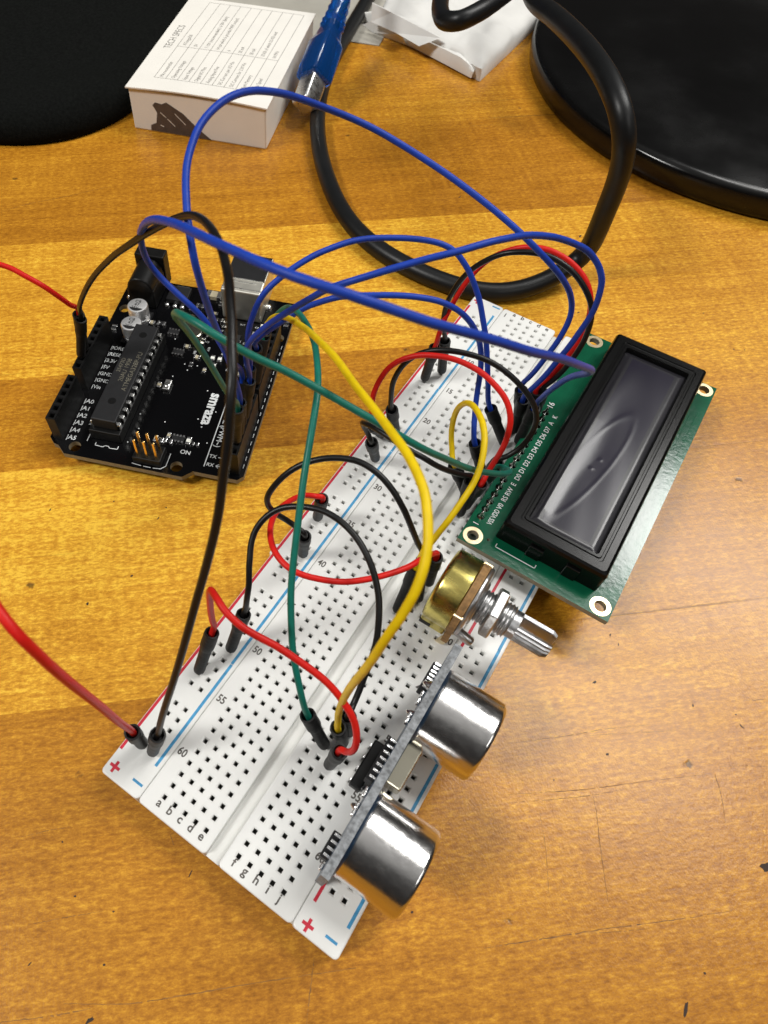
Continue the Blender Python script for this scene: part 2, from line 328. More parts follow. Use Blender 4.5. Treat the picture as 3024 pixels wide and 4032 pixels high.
# ------------------------------------------------------------------ measured coordinates (millimetres)
JUMPERS = [
  ('blue jumper wire forming the tallest loop, rising across the front of the white box', 'blue', [[-53.8, 1.2, 24.0], [-54.2, 2.1, 29.1], [-46.8, -9.7, 48.0], [-43.6, -15.6, 60.0], [-45.4, -16.8, 68.0], [-43.6, -19.8, 76.0], [-43.5, -20.6, 82.0], [-46.8, -17.7, 84.0], [-50.3, -13.7, 86.0], [-53.1, -10.0, 87.0], [-55.1, -6.4, 88.0], [-55.9, -3.0, 90.0], [-56.3, 1.7, 91.0], [-56.0, 6.1, 91.0], [-55.2, 10.5, 90.0], [-54.4, 15.5, 88.0], [-52.8, 21.1, 85.0], [-49.8, 25.9, 82.0], [-45.6, 30.3, 79.0], [-42.0, 34.0, 76.0], [-32.3, 36.7, 74.0], [-15.0, 34.3, 69.0], [-11.3, 35.2, 67.0], [-6.6, 35.3, 65.0], [-2.6, 37.7, 61.0], [0.0, 40.6, 57.0], [2.4, 42.6, 53.0], [3.6, 44.4, 49.0], [4.3, 43.8, 46.0], [4.4, 42.6, 42.0], [3.4, 40.8, 38.0], [2.4, 40.4, 33.0], [1.8, 40.8, 28.0], [0.8, 41.5, 24.9], [1.8, 42.0, 19.8]], [[[-53.1, -0.6, 13.7], [-54.1, 1.8, 27.5]], [[3.8, 43.2, 9.6], [1.1, 41.7, 23.3]]]),
  ('topmost blue jumper wire, running straight across the photo and folding back at the display bezel', 'blue', [[-50.9, -3.6, 24.1], [-50.2, -4.0, 29.2], [-50.0, -4.7, 36.0], [-50.0, -6.0, 42.0], [-51.2, -6.6, 46.0], [-55.2, -5.3, 50.0], [-55.7, -6.9, 53.0], [-57.9, -8.1, 56.0], [-60.9, -8.2, 58.0], [-64.2, -8.8, 60.0], [-67.0, -8.7, 62.0], [-67.1, -9.6, 66.0], [-63.7, -12.4, 72.0], [-58.1, -16.5, 79.0], [-52.3, -20.2, 85.0], [-47.2, -23.0, 89.0], [-41.9, -25.7, 92.0], [-35.7, -28.7, 95.0], [-30.2, -30.5, 97.0], [-25.5, -31.6, 98.0], [-20.5, -32.5, 99.0], [-15.8, -32.0, 99.0], [-11.5, -30.9, 99.0], [-7.0, -28.5, 97.0], [-2.2, -24.2, 94.0], [0.8, -21.4, 92.0], [4.0, -18.5, 90.0], [7.0, -13.1, 86.0], [9.7, -7.8, 82.0], [11.9, -1.8, 77.0], [13.8, 6.1, 70.0], [14.5, 12.6, 64.0], [13.5, 18.3, 58.0], [11.5, 23.5, 52.0], [9.6, 27.0, 46.0], [8.1, 29.4, 40.0], [7.0, 31.8, 34.0], [6.1, 37.7, 25.3], [6.1, 37.9, 20.1]], [[[-52.1, -3.0, 13.7], [-50.4, -3.8, 27.6]], [[6.3, 38.1, 9.6], [6.1, 37.8, 23.6]]]),
  ('blue jumper wire arching widest, bending down just outside the red and black arch', 'blue', [[-52.9, 2.5, 24.1], [-52.4, 2.8, 29.3], [-49.1, -2.2, 40.0], [-49.1, -3.8, 46.0], [-46.7, -4.4, 50.0], [-43.7, -3.2, 54.0], [-40.4, -1.9, 58.0], [-37.1, -1.7, 62.0], [-33.5, -1.2, 66.0], [-30.6, -0.9, 69.0], [-28.5, -1.1, 71.0], [-25.3, 0.8, 73.0], [-17.4, 8.8, 75.0], [-14.4, 11.4, 76.0], [-11.4, 13.9, 77.0], [-9.2, 19.3, 76.0], [-7.5, 23.2, 75.0], [-5.7, 27.9, 73.0], [-2.8, 32.2, 71.0], [0.0, 36.8, 68.0], [2.9, 38.8, 66.0], [5.1, 40.6, 63.0], [6.6, 39.9, 61.0], [7.6, 39.3, 58.0], [7.9, 40.3, 54.0], [7.9, 39.8, 50.0], [7.1, 38.3, 46.0], [6.2, 38.4, 41.0], [5.5, 37.8, 36.0], [4.4, 38.2, 30.0], [2.8, 38.5, 25.1], [3.1, 39.2, 20.0]], [[[-54.0, 1.7, 13.7], [-52.5, 2.7, 27.6]], [[3.8, 40.6, 9.6], [2.9, 38.8, 23.4]]]),
  ('blue jumper wire in a middle arch, its black sleeve just left of the display pins', 'blue', [[-54.8, 5.6, 24.1], [-54.8, 6.3, 29.2], [-49.5, -1.7, 44.0], [-49.9, -0.6, 48.0], [-49.0, 0.1, 51.0], [-49.1, 2.0, 54.0], [-47.9, 3.6, 57.0], [-46.6, 4.9, 59.0], [-44.5, 11.7, 60.0], [-42.1, 16.4, 61.0], [-39.8, 21.2, 61.0], [-36.8, 25.2, 61.0], [-26.9, 32.7, 60.0], [-24.1, 32.9, 60.0], [-21.8, 34.7, 58.0], [-18.9, 34.6, 56.0], [-16.6, 34.1, 54.0], [-15.0, 35.4, 50.0], [-12.9, 34.5, 47.0], [-10.7, 33.5, 44.0], [-8.8, 33.0, 40.0], [-7.1, 32.1, 36.0], [-5.2, 31.1, 32.0], [-3.5, 33.1, 23.3], [-1.1, 33.9, 18.8]], [[[-55.0, 4.1, 13.7], [-54.8, 6.1, 27.6]], [[3.8, 35.6, 9.6], [-2.7, 33.3, 21.8]]]),
  ('blue jumper wire in the lowest arch, ending behind the narrow yellow loop', 'blue', [[-59.1, 15.1, 22.9], [-58.0, 12.9, 27.4], [-52.3, 3.9, 40.0], [-49.2, 1.7, 44.0], [-46.7, 3.6, 47.0], [-43.9, 6.0, 50.0], [-41.5, 8.1, 52.0], [-38.4, 10.2, 54.0], [-36.8, 8.7, 56.0], [-33.4, 11.6, 57.0], [-29.4, 13.6, 58.0], [-19.7, 20.5, 57.0], [-17.6, 22.2, 56.0], [-15.3, 24.1, 54.0], [-12.8, 25.1, 52.0], [-10.8, 26.6, 49.0], [-9.2, 27.2, 46.0], [-8.0, 28.0, 42.0], [-7.1, 28.0, 38.0], [-6.4, 27.0, 35.0], [-5.9, 26.2, 32.0], [-5.2, 25.7, 29.0], [-1.6, 20.8, 24.2], [0.2, 21.5, 19.4]], [[[-61.2, 19.7, 13.7], [-58.4, 13.6, 26.0]], [[3.8, 22.9, 9.6], [-1.0, 21.0, 22.6]]]),
  ("long black jumper wire from the circuit board's outer socket down to the near rail corner", 'black', [[-100.5, -5.3, 23.9], [-99.4, -4.7, 28.9], [-96.0, -7.7, 34.0], [-91.8, -9.1, 40.0], [-87.7, -10.0, 46.0], [-83.0, -11.0, 52.0], [-78.0, -11.5, 58.0], [-72.2, -12.5, 64.0], [-65.9, -14.0, 70.0], [-60.3, -15.9, 75.0], [-55.9, -14.2, 79.0], [-50.9, -15.1, 83.0], [-45.7, -17.3, 87.0], [-40.9, -20.3, 90.0], [-36.7, -23.4, 92.0], [-33.1, -26.3, 93.0], [-29.5, -29.6, 94.0], [-26.2, -33.1, 95.0], [-24.6, -35.1, 94.0], [-21.9, -38.8, 94.0], [-20.1, -41.1, 93.0], [-18.0, -44.1, 92.0], [-17.0, -45.8, 90.0], [-16.3, -47.4, 87.0], [-15.9, -49.0, 83.0], [-15.1, -51.5, 79.0], [-15.3, -52.9, 74.0], [-15.0, -55.2, 70.0], [-15.5, -57.9, 63.0], [-16.2, -60.8, 54.0], [-15.8, -68.4, 42.0], [-18.0, -69.9, 31.0], [-18.5, -71.5, 24.9], [-19.3, -72.2, 19.8]], [[[-102.6, -6.6, 13.7], [-99.8, -4.9, 27.3]], [[-21.1, -73.7, 9.6], [-18.7, -71.8, 23.3]]]),
  ('long red jumper wire that leaves the photo on the left and returns lower down', 'red', [[-101.9, -4.1, 24.1], [-101.0, -4.0, 29.2], [-98.2, -7.1, 33.0], [-94.6, -11.9, 42.3], [-99.2, -12.4, 44.0], [-102.8, -13.7, 46.0], [-105.8, -14.7, 47.0], [-108.3, -15.1, 47.0], [-114.1, -17.1, 49.0], [-106.2, -31.9, 54.0], [-87.1, -48.2, 62.0], [-63.0, -61.9, 72.0], [-43.9, -70.6, 80.0], [-30.0, -75.4, 86.0], [-21.7, -77.5, 87.0], [-20.0, -77.8, 85.0], [-18.6, -77.8, 81.0], [-18.1, -77.5, 74.0], [-18.4, -76.9, 64.0], [-19.6, -75.8, 50.0], [-20.8, -74.9, 36.0], [-22.5, -74.1, 25.2], [-22.9, -74.0, 20.1]], [[[-103.6, -4.2, 13.7], [-101.3, -4.1, 27.5]], [[-23.7, -73.7, 9.6], [-22.7, -74.1, 23.6]]]),
  ('green jumper wire running straight across from a sharp fold above the board to the display', 'green', [[-50.1, -5.6, 24.1], [-49.6, -5.8, 29.3], [-47.0, -11.3, 38.0], [-45.8, -14.2, 46.0], [-48.3, -15.5, 54.0], [-48.0, -17.7, 60.0], [-47.8, -20.0, 65.0], [-47.6, -22.3, 69.0], [-46.2, -24.6, 73.0], [-42.9, -27.0, 77.0], [-39.3, -28.3, 79.0], [-36.0, -28.9, 79.0], [-33.8, -28.3, 78.0], [-30.8, -27.7, 77.0], [-30.5, -27.2, 76.0], [-27.6, -25.4, 74.0], [-24.7, -23.6, 72.0], [-20.8, -21.8, 70.0], [-16.0, -20.0, 67.0], [-10.6, -18.7, 65.0], [-7.5, -17.4, 63.0], [-4.4, -15.6, 60.0], [-1.7, -12.5, 56.0], [1.2, -9.2, 52.0], [3.3, -4.8, 47.0], [5.9, -0.5, 42.0], [7.5, 3.5, 38.0], [9.6, 8.1, 34.0], [10.5, 13.9, 29.0], [8.8, 16.6, 26.0], [6.4, 16.0, 25.0], [5.5, 16.6, 19.9]], [[[-51.2, -5.4, 13.7], [-49.8, -5.7, 27.6]], [[3.8, 17.8, 9.6], [6.1, 16.2, 23.3]]]),
  ('green jumper wire hanging in a long curve down to the sensor pins', 'green', [[-58.2, 15.6, 23.8], [-58.2, 17.1, 28.7], [-52.4, 11.1, 40.0], [-49.0, 10.0, 46.0], [-46.0, 8.3, 50.0], [-43.6, 7.2, 52.0], [-40.2, 4.8, 54.0], [-35.8, 0.9, 56.0], [-31.6, -3.6, 58.0], [-27.9, -8.1, 60.0], [-25.4, -11.9, 61.0], [-23.6, -14.9, 61.0], [-22.0, -17.9, 60.0], [-20.5, -21.0, 59.0], [-17.5, -28.6, 56.0], [-15.0, -33.2, 51.0], [-12.6, -38.1, 46.0], [-10.4, -42.0, 42.0], [-8.0, -45.9, 38.0], [-4.8, -49.4, 34.0], [-1.5, -52.2, 30.0], [0.9, -53.5, 27.0], [1.0, -53.2, 24.3], [2.7, -53.3, 19.5]], [[[-58.3, 12.6, 13.7], [-58.2, 16.6, 27.1]], [[6.3, -53.3, 9.6], [1.5, -53.3, 22.7]]]),
  ('long yellow jumper wire sweeping from the circuit board down to the sensor pins', 'yellow', [[-58.9, 17.4, 24.1], [-58.6, 18.1, 29.2], [-52.7, 10.4, 40.0], [-49.5, 7.6, 46.0], [-46.0, 5.7, 50.0], [-41.3, 2.4, 54.0], [-36.1, -1.7, 58.0], [-29.5, -6.9, 63.0], [-23.5, -12.4, 68.0], [-18.0, -17.5, 72.0], [-11.9, -23.3, 75.0], [-6.6, -27.6, 78.0], [-2.5, -30.8, 80.0], [0.5, -32.9, 81.0], [3.0, -35.2, 82.0], [4.8, -37.1, 82.0], [6.4, -39.2, 82.0], [7.5, -40.7, 81.0], [8.9, -43.1, 80.0], [9.8, -45.2, 79.0], [10.1, -46.7, 77.0], [9.9, -48.1, 75.0], [9.5, -50.0, 72.0], [9.6, -52.3, 68.0], [8.6, -53.0, 60.0], [7.4, -52.8, 50.0], [6.5, -52.2, 40.0], [6.4, -51.8, 32.0], [6.7, -51.7, 26.0], [7.2, -52.4, 25.1], [7.8, -51.9, 20.0]], [[[-59.6, 15.9, 13.7], [-58.7, 17.9, 27.5]], [[8.9, -50.8, 9.6], [7.4, -52.2, 23.4]]]),
  ('short yellow jumper wire in a narrow upright loop left of the display', 'yellow', [[-0.7, 13.7, 18.9], [-2.9, 12.9, 23.6], [-3.3, 13.3, 24.0], [-5.0, 15.0, 26.0], [-6.2, 15.9, 29.0], [-7.0, 16.2, 33.0], [-6.6, 15.4, 38.0], [-5.0, 13.2, 43.0], [-2.7, 9.9, 47.0], [-0.4, 6.7, 49.0], [1.6, 4.1, 50.0], [3.4, 1.5, 50.0], [4.6, -0.6, 49.0], [5.5, -3.3, 48.0], [6.0, -5.4, 46.0], [5.9, -7.6, 44.0], [5.6, -10.3, 42.0], [4.9, -12.6, 40.0], [5.2, -13.6, 38.0], [4.6, -14.4, 36.0], [3.9, -14.9, 33.0], [3.4, -15.5, 30.0], [3.3, -16.4, 28.0], [3.3, -14.6, 24.2], [3.5, -16.5, 19.4]], [[[3.8, 15.2, 9.6], [-2.2, 13.1, 22.1]], [[3.8, -20.3, 9.6], [3.4, -15.2, 22.6]]]),
  ('short red jumper wire arching round the narrow yellow loop', 'red', [[-23.7, 14.5, 18.4], [-23.7, 11.7, 22.7], [-23.1, 10.1, 28.0], [-24.1, 10.7, 31.0], [-24.3, 10.9, 34.0], [-24.5, 12.4, 37.0], [-23.8, 14.2, 40.0], [-21.8, 15.8, 43.0], [-18.5, 17.1, 45.0], [-14.6, 18.3, 46.0], [-10.5, 19.8, 46.0], [-6.4, 19.8, 46.0], [-2.2, 19.4, 45.0], [1.2, 18.3, 44.0], [3.8, 17.3, 42.0], [5.3, 15.9, 40.0], [6.0, 14.4, 37.0], [5.9, 14.0, 33.0], [5.4, 14.0, 28.0], [5.1, 13.6, 24.0], [5.5, 10.9, 25.1], [5.0, 11.5, 20.0]], [[[-23.7, 20.3, 9.6], [-23.7, 12.6, 21.3]], [[3.8, 12.7, 9.6], [5.3, 11.1, 23.4]]]),
  ('short black jumper wire arching just outside the red one round the yellow loop', 'black', [[-21.7, 19.5, 19.5], [-22.0, 17.8, 24.4], [-22.1, 17.2, 27.0], [-22.3, 16.3, 31.0], [-22.2, 15.9, 35.0], [-22.0, 16.6, 38.0], [-20.9, 17.2, 41.0], [-19.3, 17.8, 44.0], [-16.6, 18.8, 46.0], [-13.6, 19.6, 47.0], [-8.6, 21.8, 47.0], [-4.9, 23.0, 46.0], [-1.0, 23.4, 45.0], [2.9, 23.7, 43.0], [6.2, 24.2, 40.0], [8.6, 24.3, 37.0], [9.6, 24.8, 33.0], [9.6, 22.9, 30.0], [8.4, 21.1, 27.0], [6.9, 19.3, 25.0], [5.9, 18.2, 25.0], [5.2, 18.9, 19.9]], [[[-21.1, 22.9, 9.6], [-21.9, 18.4, 22.8]], [[3.8, 20.3, 9.6], [5.7, 18.5, 23.3]]]),
  ("black jumper wire of the red and black pair arching over the breadboard's far end", 'black', [[-21.7, 46.2, 19.9], [-22.0, 45.2, 25.0], [-22.6, 44.2, 27.0], [-23.3, 43.2, 31.0], [-23.4, 42.3, 36.0], [-22.8, 42.0, 41.0], [-21.7, 42.2, 46.0], [-19.4, 42.8, 50.0], [-16.8, 43.6, 53.0], [-13.9, 44.6, 55.0], [-10.7, 45.6, 56.0], [-7.4, 47.0, 56.0], [-3.9, 47.1, 56.0], [-0.6, 47.2, 55.0], [2.5, 47.7, 53.0], [5.1, 47.3, 51.0], [7.1, 47.3, 48.0], [8.5, 46.7, 45.0], [8.9, 46.5, 41.0], [8.6, 45.6, 37.0], [7.9, 44.9, 32.0], [6.7, 44.0, 27.0], [5.5, 43.7, 24.6], [5.8, 45.2, 19.6]], [[[-21.1, 48.3, 9.6], [-21.9, 45.5, 23.3]], [[6.3, 48.3, 9.6], [5.6, 44.2, 23.0]]]),
  ("red jumper wire of the red and black pair arching over the breadboard's far end", 'red', [[-23.0, 42.1, 20.0], [-22.7, 41.6, 25.2], [-22.3, 40.1, 30.0], [-22.7, 42.9, 34.0], [-22.5, 45.9, 38.0], [-21.2, 47.9, 43.0], [-19.2, 49.8, 47.0], [-16.5, 51.2, 50.0], [-12.9, 52.2, 52.0], [-9.5, 52.8, 53.0], [-6.0, 53.4, 53.0], [-2.8, 54.2, 52.0], [0.6, 53.6, 51.0], [3.7, 52.9, 49.0], [5.8, 52.8, 46.0], [6.9, 51.9, 43.0], [7.8, 50.6, 39.0], [7.6, 48.4, 36.0], [6.9, 46.5, 32.0], [5.7, 44.1, 28.0], [4.2, 43.2, 24.9], [4.9, 44.1, 19.9]], [[[-23.7, 43.2, 9.6], [-22.8, 41.8, 23.5]], [[6.3, 45.7, 9.6], [4.5, 43.5, 23.3]]]),
  ('short black jumper wire running close beneath the straight green one to the display pins', 'black', [[-21.0, 8.6, 19.3], [-20.9, 6.6, 24.1], [-21.3, 6.9, 25.0], [-22.7, 7.0, 27.0], [-23.3, 5.4, 30.0], [-22.7, 2.9, 34.0], [-20.7, 0.8, 37.0], [-17.4, 0.1, 38.0], [-14.0, -0.4, 38.0], [-10.7, -0.8, 38.0], [-7.8, -0.9, 38.0], [-4.9, -0.3, 37.0], [-2.3, 1.2, 35.0], [-0.1, 4.4, 31.0], [1.7, 6.9, 28.0], [2.9, 10.1, 25.3], [3.2, 10.1, 20.1]], [[[-21.1, 12.7, 9.6], [-20.9, 7.3, 22.5]], [[3.8, 10.2, 9.6], [3.0, 10.1, 23.6]]]),
  ('black jumper wire making the upper of the two black loops left of the potentiometer', 'black', [[-20.1, -22.1, 19.9], [-19.6, -23.0, 25.0], [-22.0, -22.7, 25.0], [-24.2, -23.2, 27.0], [-26.0, -24.9, 30.0], [-27.2, -26.4, 33.0], [-27.4, -26.2, 36.0], [-27.0, -24.6, 39.0], [-25.3, -21.9, 42.0], [-23.2, -19.4, 44.0], [-20.6, -17.0, 45.0], [-17.6, -15.3, 46.0], [-14.1, -13.8, 46.0], [-10.1, -13.8, 46.0], [-6.1, -14.8, 45.0], [-3.0, -15.7, 42.0], [-0.2, -16.3, 38.0], [2.1, -16.4, 34.0], [3.3, -12.9, 24.8], [4.3, -13.7, 19.8]], [[[-21.1, -20.3, 9.6], [-19.7, -22.7, 23.3]], [[6.3, -15.2, 9.6], [3.7, -13.1, 23.2]]]),
  ('red jumper wire in a flat sideways loop reaching the potentiometer pins', 'red', [[-22.2, -12.1, 19.8], [-21.5, -13.1, 24.9], [-23.0, -12.9, 24.0], [-24.6, -15.0, 26.0], [-25.8, -18.4, 28.0], [-25.8, -23.5, 31.0], [-24.9, -28.2, 33.0], [-23.2, -31.4, 34.0], [-20.1, -34.4, 35.0], [-16.7, -35.9, 35.0], [-13.2, -36.0, 35.0], [-9.3, -34.5, 34.0], [-4.9, -31.3, 33.0], [-1.3, -27.9, 33.0], [1.6, -24.1, 33.0], [3.8, -20.8, 33.0], [4.1, -18.2, 32.0], [4.6, -15.0, 30.0], [5.1, -12.3, 27.0], [5.5, -11.3, 25.2], [5.8, -10.9, 20.1]], [[[-23.7, -10.2, 9.6], [-21.7, -12.7, 23.2]], [[6.3, -10.2, 9.6], [5.6, -11.1, 23.5]]]),
  ('black jumper wire making the lower black loop and ending at the sensor pins', 'black', [[-20.2, -45.1, 19.6], [-19.8, -43.6, 24.5], [-19.7, -43.3, 27.0], [-20.0, -42.1, 30.0], [-20.6, -40.3, 32.0], [-22.3, -38.4, 34.0], [-23.9, -36.1, 35.0], [-24.8, -33.6, 37.0], [-24.3, -30.6, 39.0], [-22.4, -28.3, 41.0], [-19.3, -26.3, 42.0], [-15.1, -25.2, 43.0], [-11.0, -24.9, 43.0], [-6.8, -25.6, 42.0], [-2.7, -27.7, 41.0], [0.7, -30.3, 39.0], [3.5, -33.0, 36.0], [5.1, -36.1, 34.0], [6.3, -39.3, 31.0], [6.9, -43.0, 28.0], [7.4, -45.8, 26.0], [7.6, -47.4, 24.0], [7.8, -49.5, 25.2], [8.2, -49.1, 20.0]], [[[-21.1, -48.3, 9.6], [-19.9, -44.1, 22.9]], [[8.9, -48.3, 9.6], [7.9, -49.4, 23.5]]]),
  ('red jumper wire folded sharply near the front and curling into the sensor pins', 'red', [[-23.1, -52.0, 19.3], [-22.7, -50.0, 24.1], [-22.1, -50.7, 29.0], [-21.9, -50.5, 34.0], [-21.5, -50.5, 40.0], [-21.1, -50.9, 45.0], [-20.8, -50.5, 48.0], [-18.3, -52.4, 49.0], [-15.7, -53.6, 49.0], [-13.1, -53.9, 48.0], [-9.8, -53.4, 47.0], [-5.6, -52.5, 46.0], [-1.7, -51.5, 44.0], [2.5, -51.3, 42.0], [6.4, -51.6, 40.0], [9.4, -52.5, 38.0], [11.6, -53.7, 35.0], [12.3, -55.1, 31.0], [12.0, -55.5, 28.0], [11.1, -55.9, 26.0], [10.0, -55.6, 25.2], [9.6, -55.7, 20.1]], [[[-23.7, -55.9, 9.6], [-22.8, -50.7, 22.6]], [[8.9, -55.9, 9.6], [9.9, -55.6, 23.6]]])]
CABLE = [[-82.0, 213.7, 42.0], [-62.5, 175.6, 47.0], [-50.5, 160.2, 51.0], [-37.0, 141.7, 55.0], [-26.9, 126.6, 58.0], [-18.6, 116.1, 58.0], [-12.6, 109.8, 56.0], [-8.9, 108.7, 51.0], [-7.2, 111.2, 44.0], [-6.6, 113.7, 36.0], [-6.6, 114.8, 28.0], [-6.9, 111.7, 20.0], [-5.6, 121.7, 12.0], [-7.8, 117.1, 8.0], [-10.6, 111.8, 5.0], [-13.8, 104.7, 4.0], [-18.7, 97.5, 3.2], [-24.7, 92.3, 3.2], [-31.6, 89.1, 3.2], [-43.2, 86.5, 3.2], [-66.2, 88.0, 3.2], [-76.4, 93.2, 3.2], [-87.2, 100.6, 3.2], [-100.6, 112.6, 3.2], [-113.2, 126.9, 3.2], [-123.5, 140.9, 3.2], [-137.7, 164.7, 3.2], [-143.5, 185.5, 3.2], [-150.3, 207.6, 3.2], [-155.9, 229.7, 3.2], [-163.8, 255.6, 3.2], [-177.9, 294.5, 3.2]]
CABLE_FAR = [[-112.2, 221.9, 34.0], [-103.6, 195.1, 36.0], [-96.8, 178.3, 38.0], [-90.1, 162.8, 40.0], [-83.3, 152.9, 42.0], [-78.1, 152.0, 44.0], [-74.9, 160.2, 45.0], [-73.7, 173.6, 45.0], [-74.5, 193.1, 44.0], [-76.7, 217.6, 42.0]]
SCRATCHES = [(0.22, [[-185.0, 34.8], [-180.3, 43.5], [-172.7, 54.1], [-163.5, 68.2]]), (0.25, [[-134.1, 164.5], [-127.1, 174.8], [-118.9, 187.3], [-110.3, 201.7]]), (0.15, [[-131.1, 177.9], [-124.8, 182.1], [-120.2, 186.9]]), (0.15, [[-127.4, 163.6], [-124.3, 171.6], [-118.4, 183.8]]), (0.22, [[-8.5, -114.9], [0.9, -108.4], [9.4, -100.8], [18.0, -92.9], [31.5, -80.9]]), (0.25, [[-15.9, -123.2], [-8.8, -117.2], [-4.2, -112.8]]), (0.2, [[41.8, -37.9], [48.4, -32.8], [54.9, -27.6], [64.6, -19.0], [75.1, -10.0]]), (0.18, [[42.5, -39.4], [49.0, -34.2], [56.4, -27.9], [61.7, -22.8]]), (0.16, [[37.5, -28.6], [47.4, -19.8], [53.9, -13.5], [61.4, -7.2]]), (0.13, [[50.2, -17.9], [59.1, -10.9], [67.1, -4.7]]), (0.22, [[56.0, -27.7], [58.1, -30.8], [60.7, -35.7], [64.1, -41.7], [65.8, -44.6]]), (0.14, [[48.6, -37.4], [52.2, -42.8], [55.9, -49.8]]), (0.25, [[49.5, -64.8], [52.9, -61.7], [60.0, -55.3], [67.2, -48.8], [77.5, -39.9], [86.4, -31.9]]), (0.16, [[64.4, -51.6], [69.2, -48.0], [74.2, -43.8]]), (0.2, [[75.4, -9.1], [76.8, -11.0], [78.4, -13.6], [80.3, -17.7]]), (0.28, [[24.4, -83.9], [25.7, -86.7], [26.9, -89.3], [28.7, -93.1]]), (0.16, [[-10.5, -83.1], [-8.5, -84.3]]), (0.14, [[-34.4, -100.3], [-31.0, -96.6], [-27.7, -93.4]]), (0.14, [[-22.5, -110.1], [-17.7, -105.4], [-12.5, -100.5]]), (0.15, [[-125.2, -7.3], [-121.3, -6.6], [-116.6, -5.7], [-112.0, -5.1]]), (0.12, [[-135.8, 7.8], [-136.4, 10.9], [-137.1, 13.9]]), (0.16, [[76.5, 9.6], [80.9, 13.0]]), (0.13, [[76.0, -7.6], [80.5, -4.3], [84.6, -1.6]]), (0.16, [[-109.3, 159.5], [-88.8, 176.4]])]
SPECKS = [(1.1, 0.5, 10, [47.8, -5.4]), (0.8, 0.35, 50, [46.7, 7.4]), (0.7, 0.3, 70, [49.1, 6.2]), (1.2, 0.35, -60, [77.6, 3.7]), (0.5, 0.3, 0, [76.0, 5.5]), (3.2, 0.55, 55, [83.2, -52.5]), (2.6, 2.0, 0, [89.3, -21.1]), (0.5, 0.4, 0, [84.4, -45.3]), (0.7, 0.5, 0, [55.8, -18.6]), (1.5, 0.35, 45, [-57.5, 135.6]), (1.3, 0.6, -20, [-64.3, 202.2]), (1.5, 0.6, 40, [-13.7, 140.1]), (1.0, 0.5, 30, [-0.0, 104.4]), (0.5, 0.4, 0, [-167.3, 98.9]), (0.5, 0.4, 0, [-103.4, 106.8]), (0.9, 0.35, 60, [-83.9, -42.5]), (1.2, 0.3, 50, [-59.6, -28.6]), (0.9, 0.5, 80, [-58.1, -56.2]), (0.8, 0.5, 20, [-54.4, -44.7]), (0.5, 0.4, 0, [-60.0, -25.0]), (0.5, 0.4, 0, [-72.3, -31.3]), (0.8, 0.3, 40, [-17.8, -114.2]), (0.5, 0.35, 0, [-18.5, -101.7]), (0.5, 0.35, 0, [-10.8, -99.4]), (1.4, 0.3, 60, [-2.8, -86.2]), (0.6, 0.4, 0, [-6.6, -106.6]), (1.6, 0.7, 30, [-3.1, -114.1]), (0.4, 0.4, 0, [-27.1, -96.3]), (0.5, 0.5, 0, [35.7, -67.4]), (0.8, 0.35, 20, [32.4, 126.9]), (0.5, 0.4, 0, [44.7, 116.6]), (0.5, 0.4, 0, [47.5, 118.2]), (0.9, 0.5, 0, [-35.8, 34.3]), (0.6, 0.4, 0, [-39.3, 35.8]), (0.5, 0.3, 0, [48.5, -29.9]), (0.7, 0.35, 70, [67.6, 2.1])]

# ------------------------------------------------------------------ tabletop: butcher block staves
def tabletop():
    me = bpy.data.meshes.new('tabletop'); vs, fs, tones = [], [], []
    random.seed(3)
    left = [-420, -350, -292, -235, -190, -138, -81, -27.6, 37, 69.7, 130]
    right = [-420, -350, -292, -235, -190, -138, -81, -40, 10, 55, 130]
    far = [130, 188, 246, 300, 372, 430, 500]
    tl = {-138: .50, -81: .52, -27.6: .78, 37: .47, 69.7: .76}
    tr = {-138: .48, -81: .51, -40: .55, 10: .60, 55: .72}
    def cell(u0, u1, u2, u3, v0, v1, t):
        o = len(vs); vs.extend([(u0, v0, 0), (u1, v0, 0), (u2, v1, 0), (u3, v1, 0)]); fs.append((o, o+1, o+2, o+3)); tones.append(t)
    for a, b in zip(left, left[1:]): cell(-700, .885*a, .885*b, -700, a, b, tl.get(a, random.uniform(.4, .6)))
    for a, b in zip(right, right[1:]): cell(.885*a, 700, 700, .885*b, a, b, tr.get(a, random.uniform(.4, .6)))
    for a, b in zip(far, far[1:]): cell(-700, 700, 700, -700, a, b, {130: .46, 188: .58}.get(a, random.uniform(.4, .6)))
    me.from_pydata([(x*MM, y*MM, z*MM) for x, y, z in vs], [], fs)
    at = me.attributes.new('tone', 'FLOAT', 'FACE')
    for i, t in enumerate(tones): at.data[i].value = t
    me.materials.append(WOOD)
    o = bpy.data.objects.new('tabletop', me); COL.objects.link(o); o.rotation_euler = (0, 0, math.radians(41.5)); o['kind'] = 'structure'
    return o
tabletop()
SCR = mat('scratch_dark', (.22, .095, .014), .6, var=.6, vscale=500)
SPK = mat('speck_dark', (.030, .016, .010), .7)
